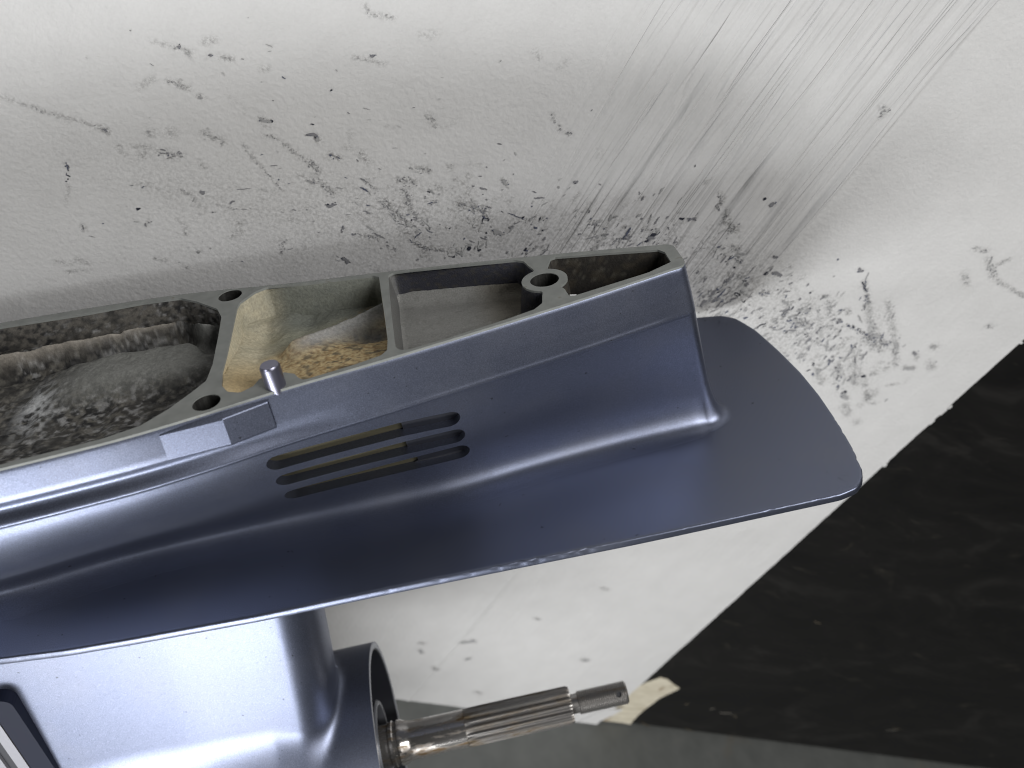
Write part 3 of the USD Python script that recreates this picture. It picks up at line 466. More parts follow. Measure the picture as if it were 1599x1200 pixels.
# fillet round the foot, spreading outwards along the outline's normal
d = np.roll(base, -1, 0) - np.roll(base, 1, 0); nrm = np.c_[d[:, 1], -d[:, 0]]; nrm /= np.linalg.norm(nrm, axis=1)[:, None]
rf = fil_r(base[:, 0])
slope = ((levels[-1][1] - levels[-2][1]) * nrm).sum(1) / (float(levels[-2][0][0]) - zs_last)      # how fast the flank moves out per mm down
verts = [np.c_[r, np.full(len(r), zz[0])] for zz, r in levels]
hh = zs_last - H - 0.03
corner = slope * hh
for t in np.linspace(0, 1, 16)[1:]:
    off = 2 * t * (1 - t) * corner + t * t * (corner + rf * 1.35)
    zz = zs_last - (2 * t * (1 - t) + t * t) * hh
    verts.append(np.c_[base + nrm * off[:, None], np.full(len(base), zz)])
verts.append(np.c_[base + nrm * (corner + rf * 1.35)[:, None], np.full(len(base), H - 1.5)])
NU, NV = len(base), len(verts)
V = np.stack(verts, 1).reshape(-1, 3)                            # (u, level)
F = grid_faces(NU, NV, True)
F = F if trimesh.Trimesh(V, F, process=False).volume > 0 else F[:, ::-1]
def cap(idx, up):
    n = NS + NA
    near, far = idx[:n], np.r_[idx[n:][::-1], idx[n - 1:n]]
    far = np.r_[idx[0:1] * 0 + idx[-1], idx[n:][::-1]][1:] if False else idx[::-1][:n - 1]
    a = []
    # stitch near[i] with far side point of the same station
    fs = np.r_[far, idx[n - 1]]
    for i in range(n - 1):
        a += [(near[i], near[i + 1], fs[i + 1]), (near[i], fs[i + 1], fs[i])]
    a = np.array([t for t in a if len(set(t)) == 3])
    z = np.cross(V[a[:, 1]] - V[a[:, 0]], V[a[:, 2]] - V[a[:, 0]])[:, 2].sum()
    return a if (z > 0) == up else a[:, ::-1]
idx = np.arange(NU) * NV
F = np.vstack([F, cap(idx, True), cap(idx + NV - 1, False)])
def manifold(v, f):
    m = manifold3d.Manifold(manifold3d.Mesh(np.asarray(v, np.float32), np.asarray(f, np.uint32)))
    if m.is_empty(): print('EMPTY manifold', m.status())
    return m
tm = trimesh.Trimesh(V, F, process=True); tm.merge_vertices(); tm.fix_normals()
housing = manifold(tm.vertices, tm.faces)
def prism(poly, z0, z1):
    m = trimesh.creation.extrude_polygon(poly, z1 - z0, engine='earcut'); m.apply_translation([0, 0, z0]); m.merge_vertices()
    return manifold(m.vertices, m.faces)

P1 = [(-140, 47), (-118, 51.5), (-95.3, 51.6), (-59.2, 48.5), (-35.8, 48.2), (-20.5, 46.0), (-13.2, 39.9), (-3.8, 29.6), (-1.4, 21.8), (-1.1, 6.6), (-1.1, -14.3), (-2.2, -24.6), (-6.4, -30.1), (-13.6, -38.5), (-21.8, -45.2), (-33.4, -48.4), (-65.0, -51.6), (-95, -52.2), (-118, -51), (-140, -46)]
P2 = [(15.3, 40.6), (30.6, 37.0), (50.2, 33.9), (58.4, 32.3), (60.9, 30.0), (61.2, 17.2), (61.6, -2.4), (61.9, -20.8), (61.4, -28.2), (59.0, -31.0), (49.0, -33.8), (33.6, -36.8), (31.8, -36.6), (30.4, -34.8), (29.0, -31.8), (25.4, -29.4), (20.5, -29.2), (16.8, -30.5), (14.9, -34.5), (10.7, -37.0), (6.1, -34.7), (3.6, -29.8), (3.0, -20.2), (3.5, -9.3), (3.8, 8.6), (4.2, 27.7), (5.1, 31.6), (10.4, 38.2)]
P3 = [(64.6, 29.6), (66.6, 31.3), (73.0, 30.6), (95.2, 25.9), (115.0, 21.4), (118.0, 19.0), (119.0, 14.5), (121.2, 8), (121.8, 0), (121.0, -7), (119.6, -12.6), (118.8, -17.0), (115.2, -20.4), (104.5, -23.4), (83.6, -28.2), (68.7, -30.8), (65.9, -29.9), (64.5, -27.7), (64.3, -23.1), (64.2, -2.0), (64.3, 14.8)]
P4 = [(127.6, 14.6), (128.4, 16.6), (130.3, 17.2), (150.4, 11.9), (168.8, 6.6), (170.6, 3.6), (170.4, -5.2), (160.6, -9.8), (131.0, -16.2), (129.0, -15.2), (128.6, -10), (125, 0), (125, 8)]
def soft(pts, r=1.6):
    p = Polygon(pts).buffer(0); p = p.buffer(-r, 8).buffer(r * 1.6, 8).buffer(-r * .6, 8)
    return shapely.segmentize(p.simplify(0.06), 2.5)
boss = Point(122.9, 0.4).buffer(8.7, 24)
pocket = [soft(P1, 3), soft(P2), soft(list(Polygon(P3).difference(boss).exterior.coords)), soft(list(Polygon(P4).difference(boss).exterior.coords), 0.8)]
DEPTH = [36, 27, 18.5, 33]
def half_at(x, z):
    """half width of the housing at station x and height z"""
    zl = np.array([float(a[0]) for a, r in levels]); tab = [(r[:NS + NA, 0], -r[:NS + NA, 1]) for a, r in levels]
    x, z = np.broadcast_arrays(np.asarray(x, float), np.asarray(z, float)); allh = np.stack([np.interp(x, tx_, hy) for tx_, hy in tab], -1)
    k = np.clip(np.searchsorted(-zl, -z) - 1, 0, len(zl) - 2); t = np.clip((z - zl[k]) / (zl[k + 1] - zl[k]), 0, 1)
    return np.take_along_axis(allh, k[..., None], -1)[..., 0] * (1 - t) + np.take_along_axis(allh, k[..., None] + 1, -1)[..., 0] * t
def outline_at(z):
    xs = np.linspace(XB + 2, float(tail_x(0)) - 1, 160); h = half_at(xs, np.full(160, z))
    return Polygon(np.vstack([np.c_[xs, -h], np.c_[xs, h][::-1]])).buffer(0)
bolt = [Point(-0.6, -38.9).buffer(4.8, 16), Point(0.4, 39.4).buffer(4.8, 16), Point(122.9, 0.4).buffer(5.5, 16)]
cut = []
for p, dz in zip(pocket, DEPTH):
    tops = np.r_[3, np.arange(-10, -dz, -3.0)]
    for a, b in zip(tops, np.r_[tops[1:], -dz - .5]):
        s = p.buffer(0.7).intersection(outline_at(b).buffer(-1.3))
        for gpoly in getattr(s, 'geoms', [s]):
            if gpoly.area > 1: cut.append(prism(gpoly, b - .01, a))
for b in bolt: cut.append(prism(b.buffer(0.3), -13.5, 3))
# wrench pad scalloped into the near side under the bolt hole, two flat facets
pad = Polygon([(-15.8, -(W(-15.8) + 0.5)), (4.8, -(W(4.8) + 2.7)), (19.5, -(W(19.5) + 1.0)), (20.5, -(W(20.5) - 3)), (-15.2, -(W(-15.2) - 3))])
# three cooling water slots in the flank: deep on the left two thirds, shallow on the right
def flank(x, z):
    s = np.clip((-21.5 - z) / (-21.5 - (H + 17)), 0, 1)
    return top_half(x) - (top_half(x) - low_half(x)) * s ** pw(x)
SLOT = [[(16.0, -29.2), (59.8, -32.4), (77.5, -35.2)], [(15.5, -42.0), (59.4, -44.6), (78.0, -46.4)], [(14.5, -56.0), (58.8, -56.6), (78.5, -57.4)]]
vents = []
for k, pts in enumerate(SLOT):
    ln = shapely.LineString(pts); fat = ln.buffer(4.2, 6)
    deep = shapely.LineString([(pts[0][0], pts[0][1]), pts[1]]).buffer(4.2, 6).intersection(shapely.box(0, -90, pts[1][0] + (0 if k < 2 else 3), 0))
    for poly, dep in ((fat, 6.2), (deep, 7.6)):
        m = trimesh.creation.extrude_polygon(shapely.segmentize(poly, 6), 1.0, engine='earcut'); m.merge_vertices()
        v3 = m.vertices.copy(); x_, z_, t_ = v3[:, 0], v3[:, 1], v3[:, 2]
        y_ = np.where(t_ > .5, -flank(x_, z_) - 6, -flank(x_, z_) + dep)
        w = np.c_[x_, y_, z_]; mm_ = trimesh.Trimesh(w, m.faces, process=False); mm_.fix_normals()
        cut.append(manifold(mm_.vertices, mm_.faces))
    for q_, m_, d0, lb in ((deep.buffer(0.25), OLIVE, 5.4, 'olive brown silt at the bottom of a vent slot'), (fat.difference(deep.buffer(.3)).buffer(.2), BORE, 4.2, 'dark shallow end of a vent slot')):  # shade of the shallow end is put in as a near-black plate
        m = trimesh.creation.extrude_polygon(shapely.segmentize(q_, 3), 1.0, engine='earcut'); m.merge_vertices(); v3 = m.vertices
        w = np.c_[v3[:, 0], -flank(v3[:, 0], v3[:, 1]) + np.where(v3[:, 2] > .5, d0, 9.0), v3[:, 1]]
        mm_ = trimesh.Trimesh(w, m.faces, process=False); mm_.fix_normals(); vents.append((mm_, m_, lb))
hs = housing
for c in cut: hs = hs - c
hm = hs.to_mesh()
hv, hf = np.asarray(hm.vert_properties[:, :3], float), np.asarray(hm.tri_verts)
gobj('housing', trimesh.Trimesh(hv, hf, process=False), PAINT, smooth=32)
for m, m_, lb in vents: gobj('vent_recess', m, m_, label=lb)

# mating face: bare grey primer, 1 mm skin with the pockets and holes let in
out = Polygon(ring(lambda x: W(x) - 0.05, float(tail_x(0)), rc0)).buffer(0)
face = out
for p in pocket + bolt: face = face.difference(p)
gobj('mating_face', trimesh.creation.extrude_polygon(face, 0.95, engine='earcut').apply_translation([0, 0, -0.95]), DECK)

pv = np.array(pad.exterior.coords)[:-1]; pin_ = np.array([0.0, 1.0])
def pad_ring(z, d): q = pv.copy(); q[:3, 1] += d; q[0, 0] += d * .5; q[2, 0] -= d * .5; return np.c_[q, np.full(len(q), z)]
plev = [pad_ring(-1.15, 3.0), pad_ring(-2.6, 0.25), pad_ring(-3.0, 0.0), pad_ring(-12.6, -0.5), pad_ring(-13.3, -0.2), pad_ring(-14.4, 1.6)]
pV = np.stack(plev, 1).reshape(-1, 3); pF = grid_faces(5, 6, True)
pm_ = trimesh.Trimesh(pV, np.vstack([pF, [[0, 6, 12], [0, 12, 18], [0, 18, 24]], [[5, 17, 11], [5, 23, 17], [5, 29, 23]]]), process=False); pm_.fix_normals()
gobj('spanner_pad', pm_, PAINT, smooth=3, label='bright flat raised pad with two facets under the bolt hole')
# dowel pin
def lathe(prof, n=40):
    m = trimesh.creation.revolve(np.array(prof, float), sections=n); return m
pin = lathe([(0, -2), (3.5, -2), (3.5, 7.6), (3.0, 8.5), (0, 8.6)]); pin.apply_translation([22.8, -37.0, 0])
gobj('dowel_pin', pin, PIN, smooth=35)
for b in bolt:
    c = b.centroid
    tube = lathe([(4.75, -13), (4.75, -0.3), (5.05, -0.3), (5.05, -13), (4.75, -13)] if b.bounds[2] - b.bounds[0] < 10.5 else [(5.45, -13), (5.45, -0.3), (5.8, -0.3), (5.8, -13), (5.45, -13)], 36)
    k = len(tube.vertices); tube.apply_translation([c.x, c.y, 0])
    tv, tf = tube.vertices, tube.faces
    tz = tv[:, 2]
    dirt = np.outer(0.4 + 0.8 * fbm(tv / 3, 3, 5), (0.05, 0.05, 0.048))
    bot = lathe([(0, -21), (4.9, -21), (4.9, -22), (0, -22)], 30); bot.apply_translation([c.x, c.y, 9])
    cm = trimesh.util.concatenate([tube, bot]); dirt = np.outer(0.3 + 1.0 * sstep(fbm(cm.vertices / 1.6, 3, 5), .4, .7), (0.026, 0.026, 0.024))
    gobj('bolt_hole', cm, GRIME, col={'dirt': dirt})

# pockets: cast liners whose floors are height fields, with a dirt map
def liner(name, poly, floor, color, top=-0.9, draft=0.10, rough=0.0, step=0.9, m=None, label=None, seed=0):
    x0, y0, x1, y1 = poly.bounds
    # walls
    pr = np.array(shapely.segmentize(poly.exterior, 1.2).coords)[:-1]
    if not poly.exterior.is_ccw: pr = pr[::-1]
    e = np.roll(pr, -1, 0) - np.roll(pr, 1, 0); nn = np.c_[-e[:, 1], e[:, 0]]; nn /= np.linalg.norm(nn, axis=1)[:, None]     # inward
    nz = 22
    zf = floor(pr[:, 0], pr[:, 1])
    rows = []
    for t in np.linspace(0, 1, nz):
        z = top + t * (zf - 1.0 - top)
        off = draft * (top - z)
        q = pr + nn * off[:, None]
        p3 = np.c_[q, z]
        lim = half_at(q[:, 0], z) - 1.6; p3[:, 1] = np.clip(p3[:, 1], -lim, lim)
        if rough: p3[:, :2] += nn * (rough * np.clip((top - z) / 4, 0, 1) * (fbm(p3 / 5, 4, seed) - .1))[:, None] * 1.6
        rows.append(p3)
    Vw = np.stack(rows, 1).reshape(-1, 3); Fw = grid_faces(len(pr), nz, True)[:, ::-1]
    # floor
    gx, gy = np.meshgrid(np.arange(x0 + .3, x1, step), np.arange(y0 + .3, y1, step), indexing='ij')
    g = np.c_[gx.ravel(), gy.ravel()]; inside = shapely.contains_xy(poly.buffer(-0.3), g[:, 0], g[:, 1])
    pts = np.vstack([g[inside], pr + nn * .12])
    tri = Delaunay(pts).simplices
    cen = pts[tri].mean(1); tri = tri[shapely.contains_xy(poly, cen[:, 0], cen[:, 1])]
    z = floor(pts[:, 0], pts[:, 1])
    if rough: z = z + rough * (fbm(np.c_[pts / 4.0, z / 4], 4, seed + 3) - .5) * 2
    Vf = np.c_[pts, z]
    a = np.cross(Vf[tri[:, 1]] - Vf[tri[:, 0]], Vf[tri[:, 2]] - Vf[tri[:, 0]])[:, 2]; tri = np.where(a[:, None] > 0, tri, tri[:, ::-1])
    v = np.vstack([Vw, Vf]); f = np.vstack([Fw, tri + len(Vw)])
    col = color(v, np.r_[np.zeros(len(Vw)), np.ones(len(Vf))])
    n1 = meshkit.arrays((Vw, Fw), True)[2]; n2 = meshkit.arrays((Vf, tri), True)[2]
    gobj(name, (v, f, np.vstack([n1, n2])), m or GRIME, col={'dirt': col}, label=label)
def mixc(c, d, t): return c * (1 - t[:, None]) + np.asarray(d) * t[:, None]

def floor1(x, y):
    hook = sstep(x, -28, -10)
    yb = 43.0 - .012 * (x + 60) - 15 * hook ** 2
    base = -17.5 + 0 * x
    dome = 7.0 * np.exp(-(((x + 38) / 36) ** 2) ** 2 - (((y - 20 + 0.06 * (x + 40)) / 15) ** 2) ** 2)
    bead = 2.6 * np.exp(-((y - yb) / 1.5) ** 2)
    shelf = 6.5 * sstep(y, yb - 2.6, yb + .6)
    under = -2.5 * np.exp(-((y - yb + 5.5) / 2.6) ** 2)
    lump = 2.8 * (fbm(np.c_[x / 6, y / 6, x * 0], 4, 31) - .5) * (1 - np.exp(-((x + 38) / 34) ** 2 - ((y - 16) / 15) ** 2))
    return base + dome + bead + shelf + under + lump + 6 * sstep(-y, 8, 40)
def color1(v, isf):
    n = len(v); p = v / 1.9
    a = fbm(p, 4, 41); b = .6 * fbm(v / 9, 3, 43) + .4 * fbm(v / 2, 2, 44); c = fbm(v / 2.1, 4, 47); w = fbm(v / 14 + 5, 3, 53)
    col = np.tile((0.040, 0.038, 0.035), (n, 1))
    col = mixc(col, (0.013, 0.013, 0.014), sstep(b, .44, .62))
    col = mixc(col, (0.14, 0.132, 0.115), sstep(a, .46, .70) * .7)
    col = mixc(col, (0.33, 0.33, 0.33), sstep(c, .46, .74) * sstep(w, .36, .62) * .75)
    dome = np.exp(-(((v[:, 0] + 36) / 35) ** 2) ** 2 - (((v[:, 1] - 20) / 14.5) ** 2) ** 2) * isf
    col = mixc(col, (0.175, 0.178, 0.168), np.clip(dome * 1.15, 0, 1) * (0.86 + .14 * a))
    white = np.exp(-((v[:, 0] + 76) / 7) ** 2 - ((v[:, 1] - 8) / 15) ** 2) * sstep(c, .35, .6) + np.exp(-((v[:, 0] + 45) / 13) ** 2 - ((v[:, 1] - 37) / 3.0) ** 2) * sstep(a, .3, .6)
    col = mixc(col, (0.40, 0.41, 0.42), np.clip(white, 0, .9))
    bead = np.exp(-((v[:, 1] - 43.4) / 1.0) ** 2) * isf * (v[:, 0] < -25)
    col = mixc(col, (0.30, 0.275, 0.24), np.clip(bead, 0, .8))
    wall_far = (1 - isf) * sstep(v[:, 1], 20, 40)
    col = mixc(col, (0.095, 0.088, 0.078), wall_far * sstep(a, .38, .66) * .8)
    return np.clip(col, 0.006, .7)
liner('water_cavity', pocket[0], floor1, color1, rough=.55, step=0.5, label='corroded black and grey cavity with white mineral crust', seed=2)

def floor2(x, y):
    u = (x - 4) / 58
    edge = 33 + .05 * (x - 30) - .12 * np.abs(x - 10)
    base = -3.2 - 9.0 * sstep(y, -36 + 4 * u, 30 - 10 * u) - 1.5 * u
    ax, ay, bx, by = 18, -8, 61, 24
    L = math.hypot(bx - ax, by - ay); t = ((x - ax) * (bx - ax) + (y - ay) * (by - ay)) / L ** 2; dd = ((x - ax) * (by - ay) - (y - ay) * (bx - ax)) / L   # + = near side
    ridge = 5.5 * np.exp(-np.clip(dd, 0, None) / 7 - (np.clip(-dd, 0, None) / 2.6) ** 2) * sstep(t, .02, .22)
    dip = -3.5 * np.exp(-((x - 54) / 12) ** 2 - ((y - 3) / 6) ** 2)
    flute = -2.2 * np.exp(-((x - 13) / 5) ** 2 - ((y - 22) / 9) ** 2) - 2.2 * np.exp(-((x - 30) / 5) ** 2 - ((y - 30) / 8) ** 2)
    return base + ridge + dip + flute + 3.0 * (1 - sstep(x, 3, 14)) + .9 * (fbm(np.c_[x / 3, y / 3, x * 0], 4, 61) - .5)
def color2(v, isf):
    n = len(v); x, y, z = v.T
    a = fbm(v / 4, 4, 71); b = fbm(v / 0.9, 4, 73); c = fbm(v / 11, 3, 75)
    col = np.tile((0.27, 0.27, 0.21), (n, 1))
    far = sstep(y, 14, 32); col = mixc(col, (0.15, 0.16, 0.145), far * (.75 + .25 * a))
    left = (1 - sstep(x, 9, 24)); col = mixc(col, (0.43, 0.39, 0.285), left * (.6 + .4 * sstep(a + .2 * (12 - y) / 30, .2, .7)))
    near = 1 - sstep(y - 0.38 * (x - 22) + 16 * (c - .5) + 12 * (a - .5), -14, 9)
    col = mixc(col, (0.44, 0.345, 0.19), near * (1 - left * .5))
    lob = np.exp(-((x - 10) / 8) ** 2 - ((y + 28) / 12) ** 2); col = mixc(col, (0.44, 0.34, 0.19), np.clip(lob * 1.2, 0, 1))
    rust = sstep(b, .46, .60) * np.clip(near + .6 * np.exp(-((x - 58) / 9) ** 2 - ((y + 8) / 16) ** 2), 0, 1) * sstep(x, 12, 26)
    col = mixc(col, (0.20, 0.115, 0.042), rust * .7)
    dk = sstep(fbm(v / 2.2 + 9, 3, 77), .52, .64) * sstep(x, 20, 34) * np.clip(near, .0, 1); col = mixc(col, (0.08, 0.07, 0.05), dk * .8)
    ax, ay, bx, by = 18, -8, 61, 24; L = math.hypot(bx - ax, by - ay); dd = ((x - ax) * (by - ay) - (y - ay) * (bx - ax)) / L
    rid = np.exp(-((dd - 1.5) / 5.5) ** 2) * isf * sstep(x, 22, 34); col = mixc(col, (0.25, 0.255, 0.26), rid * .85)
    rid2 = np.exp(-((dd + 8) / 3.0) ** 2) * isf * sstep(x, 26, 40); col = mixc(col, (0.24, 0.17, 0.075), rid2 * sstep(b, .4, .6) * .8)
    dip = np.exp(-((x - 55) / 10) ** 2 - ((y - 6) / 5.5) ** 2) * isf; col = mixc(col, (0.085, 0.10, 0.115), dip * .8)
    return np.clip(col, .01, .7)
liner('water_passage', pocket[1], floor2, color2, rough=.35, step=0.8, draft=.06, label='open water passage stained green, tan and rust brown', seed=4)

def floor3(x, y):
    return -12.8 - .012 * (x - 66) + 1.0 * sstep(-y, 0, 30) + 2.2 * np.clip(1 - (x - 64) / 4, 0, 1) ** 2 + 4.5 * np.clip((y - 18 + .22 * (x - 90)) / 8, 0, 1) ** 2 + .25 * (fbm(np.c_[x / 3, y / 3, x * 0], 3, 81) - .5)
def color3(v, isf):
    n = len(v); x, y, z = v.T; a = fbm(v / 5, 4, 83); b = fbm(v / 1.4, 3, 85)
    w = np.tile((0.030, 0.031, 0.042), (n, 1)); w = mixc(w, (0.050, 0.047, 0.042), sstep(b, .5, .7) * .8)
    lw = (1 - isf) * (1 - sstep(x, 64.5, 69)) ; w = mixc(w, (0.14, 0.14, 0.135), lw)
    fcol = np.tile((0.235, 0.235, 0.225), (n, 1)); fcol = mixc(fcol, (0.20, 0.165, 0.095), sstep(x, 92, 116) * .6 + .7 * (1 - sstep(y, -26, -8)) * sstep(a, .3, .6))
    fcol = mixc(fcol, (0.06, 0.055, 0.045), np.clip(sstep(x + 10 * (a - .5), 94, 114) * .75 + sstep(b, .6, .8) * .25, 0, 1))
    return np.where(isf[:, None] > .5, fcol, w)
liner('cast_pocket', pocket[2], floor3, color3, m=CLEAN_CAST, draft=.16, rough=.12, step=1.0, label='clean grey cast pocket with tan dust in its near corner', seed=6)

def floor4(x, y): return -30 + 3 * (fbm(np.c_[x / 6, y / 6, x * 0], 3, 91) - .5) + 0 * x
def color4(v, isf):
    n = len(v); a = fbm(v / 3, 4, 93); b = fbm(v / 1.2, 3, 95)
    c = np.tile((0.024, 0.022, 0.020), (n, 1)); c = mixc(c, (0.048, 0.041, 0.031), sstep(a, .45, .66) * .8); c = mixc(c, (0.09, 0.085, 0.07), sstep(b, .60, .74) * .7)
    return c
liner('tail_pocket', pocket[3], floor4, color4, rough=.5, draft=.03, label='deep dark brown pocket at the narrow aft end', seed=8)

flk = trimesh.creation.box([2.6, 1.6, .3]); flk.apply_transform(trimesh.transformations.rotation_matrix(.9, [1, .3, 0])); flk.apply_translation([130.9, -13.4, -1.9])  # small white plate put where light leaks into the pocket
gobj('paint_chip', flk, LEAK_WHITE, label='white paint chip caught in the near corner of the tail pocket')
# ------------------------------------------------------------------ anti-ventilation plate
plate_pts = [(190, 80.5), (207.7, 77.5), (217.3, 75.3), (222.8, 70.0), (227.5, 56.5), (230.7, 35), (232.6, 15.3), (232.9, -3.3), (231.8, -24), (230.0, -41), (227.9, -52.5), (225.4, -58.6), (221.0, -62.6), (214.0, -64.3), (185.4, -64.4), (149.4, -64.5), (132.5, -64.4), (89.6, -63.6), (42.3, -62.8), (-4.3, -62.5), (-50.6, -60.6), (-73.7, -59.2), (-97.4, -56.4), (-130, -51.5), (-165, -43), (-190, -30), (-203, -12), (-205, 0), (-203, 12), (-190, 30), (-165, 43), (-130, 52), (-97, 57), (-50, 62), (0, 66), (60, 70), (120, 75), (160, 79)]
pp = np.array(plate_pts, float)
pp = np.array(shapely.segmentize(Polygon(pp).buffer(-6, 12).buffer(6, 12).exterior, 3.0).coords)[:-1]
for _ in range(2): pp = .25 * np.roll(pp, 1, 0) + .5 * pp + .25 * np.roll(pp, -1, 0)
pp = np.array(shapely.segmentize(shapely.LinearRing(pp), 1.6).coords)[:-1]
if not shapely.LinearRing(pp).is_ccw: pp = pp[::-1]
e = np.roll(pp, -1, 0) - np.roll(pp, 1, 0); on = np.c_[e[:, 1], -e[:, 0]]; on /= np.linalg.norm(on, axis=1)[:, None]
nick = np.clip(fbm(np.c_[pp / 2.2, pp[:, :1] * 0], 4, 15) - .60, 0, 1) * 2.2 * (pp[:, 1] < 0) * np.clip((pp[:, 0] - 20) / 40, .25, 1)
thick = 3.6
prof = [(-8.0, 0), (-4, 0), (-1.5, 0), (-0.75, -0.05), (-0.25, -0.28), (0, -0.75), (0.05, -thick * .5), (0, -thick + .6), (-.5, -thick + .1), (-1.4, -thick), (-8, -thick)]
rows = []
for o, z in prof:
    q = pp + on * (o - nick * np.exp(-((z + .5) / 1.3) ** 2) * (o > -1))[:, None]
    rows.append(np.c_[q, np.full(len(q), H + z)])
nP = len(prof); Vp = np.stack(rows, 1).reshape(-1, 3); Fp = grid_faces(len(pp), nP, True)
inner = Polygon(pp + on * -8.0)
def flat(poly, z, up):
    br = np.array(poly.exterior.coords)[:-1]; x0, y0, x1, y1 = poly.bounds
    gx, gy = np.meshgrid(np.arange(x0, x1, 6), np.arange(y0, y1, 6)); gg = np.c_[gx.ravel(), gy.ravel()]; gg = gg[shapely.contains_xy(poly.buffer(-3), gg[:, 0], gg[:, 1])]
    t = np.vstack([br, gg]); fz = Delaunay(t).simplices; cc = t[fz].mean(1); fz = fz[shapely.contains_xy(poly, cc[:, 0], cc[:, 1])]; v3 = np.c_[t, np.full(len(t), z)]
    c = np.cross(v3[fz[:, 1]] - v3[fz[:, 0]], v3[fz[:, 2]] - v3[fz[:, 0]])[:, 2]
    fz = np.where(((c > 0) == up)[:, None], fz, fz[:, ::-1]); return trimesh.Trimesh(v3, fz, process=False)
band = trimesh.Trimesh(Vp, Fp, process=False)
pm = trimesh.util.concatenate([band, flat(inner, H, True), flat(inner, H - thick, False)]); pm.merge_vertices(); 
pm.fix_normals()
gobj('cavitation_plate', pm, PAINT, smooth=50)

# ------------------------------------------------------------------ strut and torpedo: one cast body, blended where they meet
ZS, RT, XR = -245.5, 52.0, 13.3
def rake(z): return np.interp(z, [-250, -190, -173, -147, -80], [-4.0, -0.9, 1.3, 4.0, 9.5])
c_ = 190 * np.linspace(0, 1, 110) ** 1.5
half = 29.0 * np.minimum(1, (c_ / 125) ** 0.52) * np.sqrt(np.clip(1 - np.clip((c_ - 120) / 70, 0, 1) ** 2, 0, 1))
half = 25.0 * np.sqrt(np.clip(1 - (1 - np.clip(c_ / 18, 0, 1)) ** 2.1, 0, 1)) * np.interp(c_, [0, 20, 60, 150, 190], [.92, .95, 1, .90, .82]) * np.sqrt(np.clip(1 - np.clip((c_ - 145) / 45, 0, 1) ** 2, 0, 1))
half[30:-8] = np.convolve(half, np.ones(9) / 9, 'same')[30:-8]
foil = Polygon(np.vstack([np.c_[-c_ - 0.5, -half], np.c_[-c_ - 0.5, half][::-1][1:-1]])).buffer(0)
tx = np.array([XR + 14, -60, -100, -135, -165, -190, -207, -214]); tr = np.array([RT, RT, 50.5, 46, 38, 27, 14, 0.0])
tor = Polygon(np.vstack([np.c_[tx, tr], np.c_[tx, -tr][::-1]])).buffer(0)
def flare(z): return 0.85 + .45 * np.clip((-80 - z) / 150, 0, 1) ** 1.5
def sd(poly, px, py):
    pt = shapely.points(px, py); d = shapely.distance(poly.exterior, pt); return np.where(shapely.contains_xy(poly, px, py), -d, d)
foil_s, tor_s = foil.simplify(.01), tor.buffer(6).buffer(-6)
def field(p):
    a = sd(foil_s, p[:, 0] - rake(p[:, 2]), p[:, 1] / flare(p[:, 2]))
    b = sd(tor_s, p[:, 0], np.hypot(p[:, 1], p[:, 2] - ZS))
    k = np.interp(p[:, 0], [-90, -30, -2], [22.0, 17.0, 4.5]); h = np.clip(.5 + .5 * (b - a) / k, 0, 1)
    return b * (1 - h) + a * h - k * h * (1 - h)
st = trimesh.creation.extrude_polygon(foil.simplify(.03), 168, engine='earcut'); st.apply_translation([0, 0, -246]); sv = st.vertices
st.merge_vertices()
M1 = manifold(st.vertices, st.faces).refine_to_length(5).warp_batch(lambda p: np.c_[p[:, 0] + rake(p[:, 2]), p[:, 1] * flare(p[:, 2]), p[:, 2]])
tl = lathe([(0, XR + 14)] + [(r, x) for x, r in zip(tx, tr)], 96)
q = tl.vertices.copy(); tl = trimesh.Trimesh(np.c_[q[:, 2], q[:, 1], -q[:, 0] + ZS], tl.faces, process=True); tl.merge_vertices(); tl.fix_normals()
body = (M1 + manifold(tl.vertices, tl.faces)).refine_to_length(3.2)
bm = body.to_mesh(); bv, bf = np.array(bm.vert_properties[:, :3], float), np.array(bm.tri_verts)
bmesh = trimesh.Trimesh(bv, bf, process=True); bmesh.merge_vertices()
trimesh.smoothing.filter_taubin(bmesh, iterations=8)
p = np.array(bmesh.vertices)
movable = (p[:, 2] < -80) & (p[:, 0] < XR + 9)
for _ in range(5):
    q = p[movable]; f0 = field(q); g = np.stack([(field(q + np.eye(3)[k] * .4) - f0) / .4 for k in range(3)], 1)
    q = q - np.clip(f0, -4, 4)[:, None] * g / np.maximum((g ** 2).sum(1), .25)[:, None] * .9
    p[movable] = q
bmesh = trimesh.Trimesh(p, bmesh.faces, process=False)
trimesh.smoothing.filter_taubin(bmesh, lamb=.5, nu=.51, iterations=24)
Bm = manifold(bmesh.vertices, bmesh.faces).trim_by_plane([-1, 0, 0], -XR)
def cyl_x(r, x0, x1, n=72):
    m = trimesh.creation.cylinder(r, x1 - x0, sections=n); q = m.vertices; w = np.c_[q[:, 2] + (x0 + x1) / 2, q[:, 0], q[:, 1] + ZS]
    t = trimesh.Trimesh(w, m.faces, process=False); t.fix_normals(); return t
bc = cyl_x(RT - 3.2, -30, XR + 5, 96)
Bm = Bm - manifold(bc.vertices, bc.faces)
bmm = Bm.to_mesh(); bv, bf, bn = meshkit.arrays((np.asarray(bmm.vert_properties[:, :3], float), np.asarray(bmm.tri_verts)), 30)
f0 = field(bv); skin = (np.abs(f0) < .6) & (bv[:, 0] < XR - .05) & (bv[:, 2] < -84)
gr = np.stack([(field(bv[skin] + np.eye(3)[k]) - field(bv[skin] - np.eye(3)[k])) for k in range(3)], 1)
gr /= np.linalg.norm(gr, axis=1)[:, None]; ok = (gr * bn[skin]).sum(1) > .5
sk_ = np.nonzero(skin)[0][ok]; bn[sk_] = gr[ok]
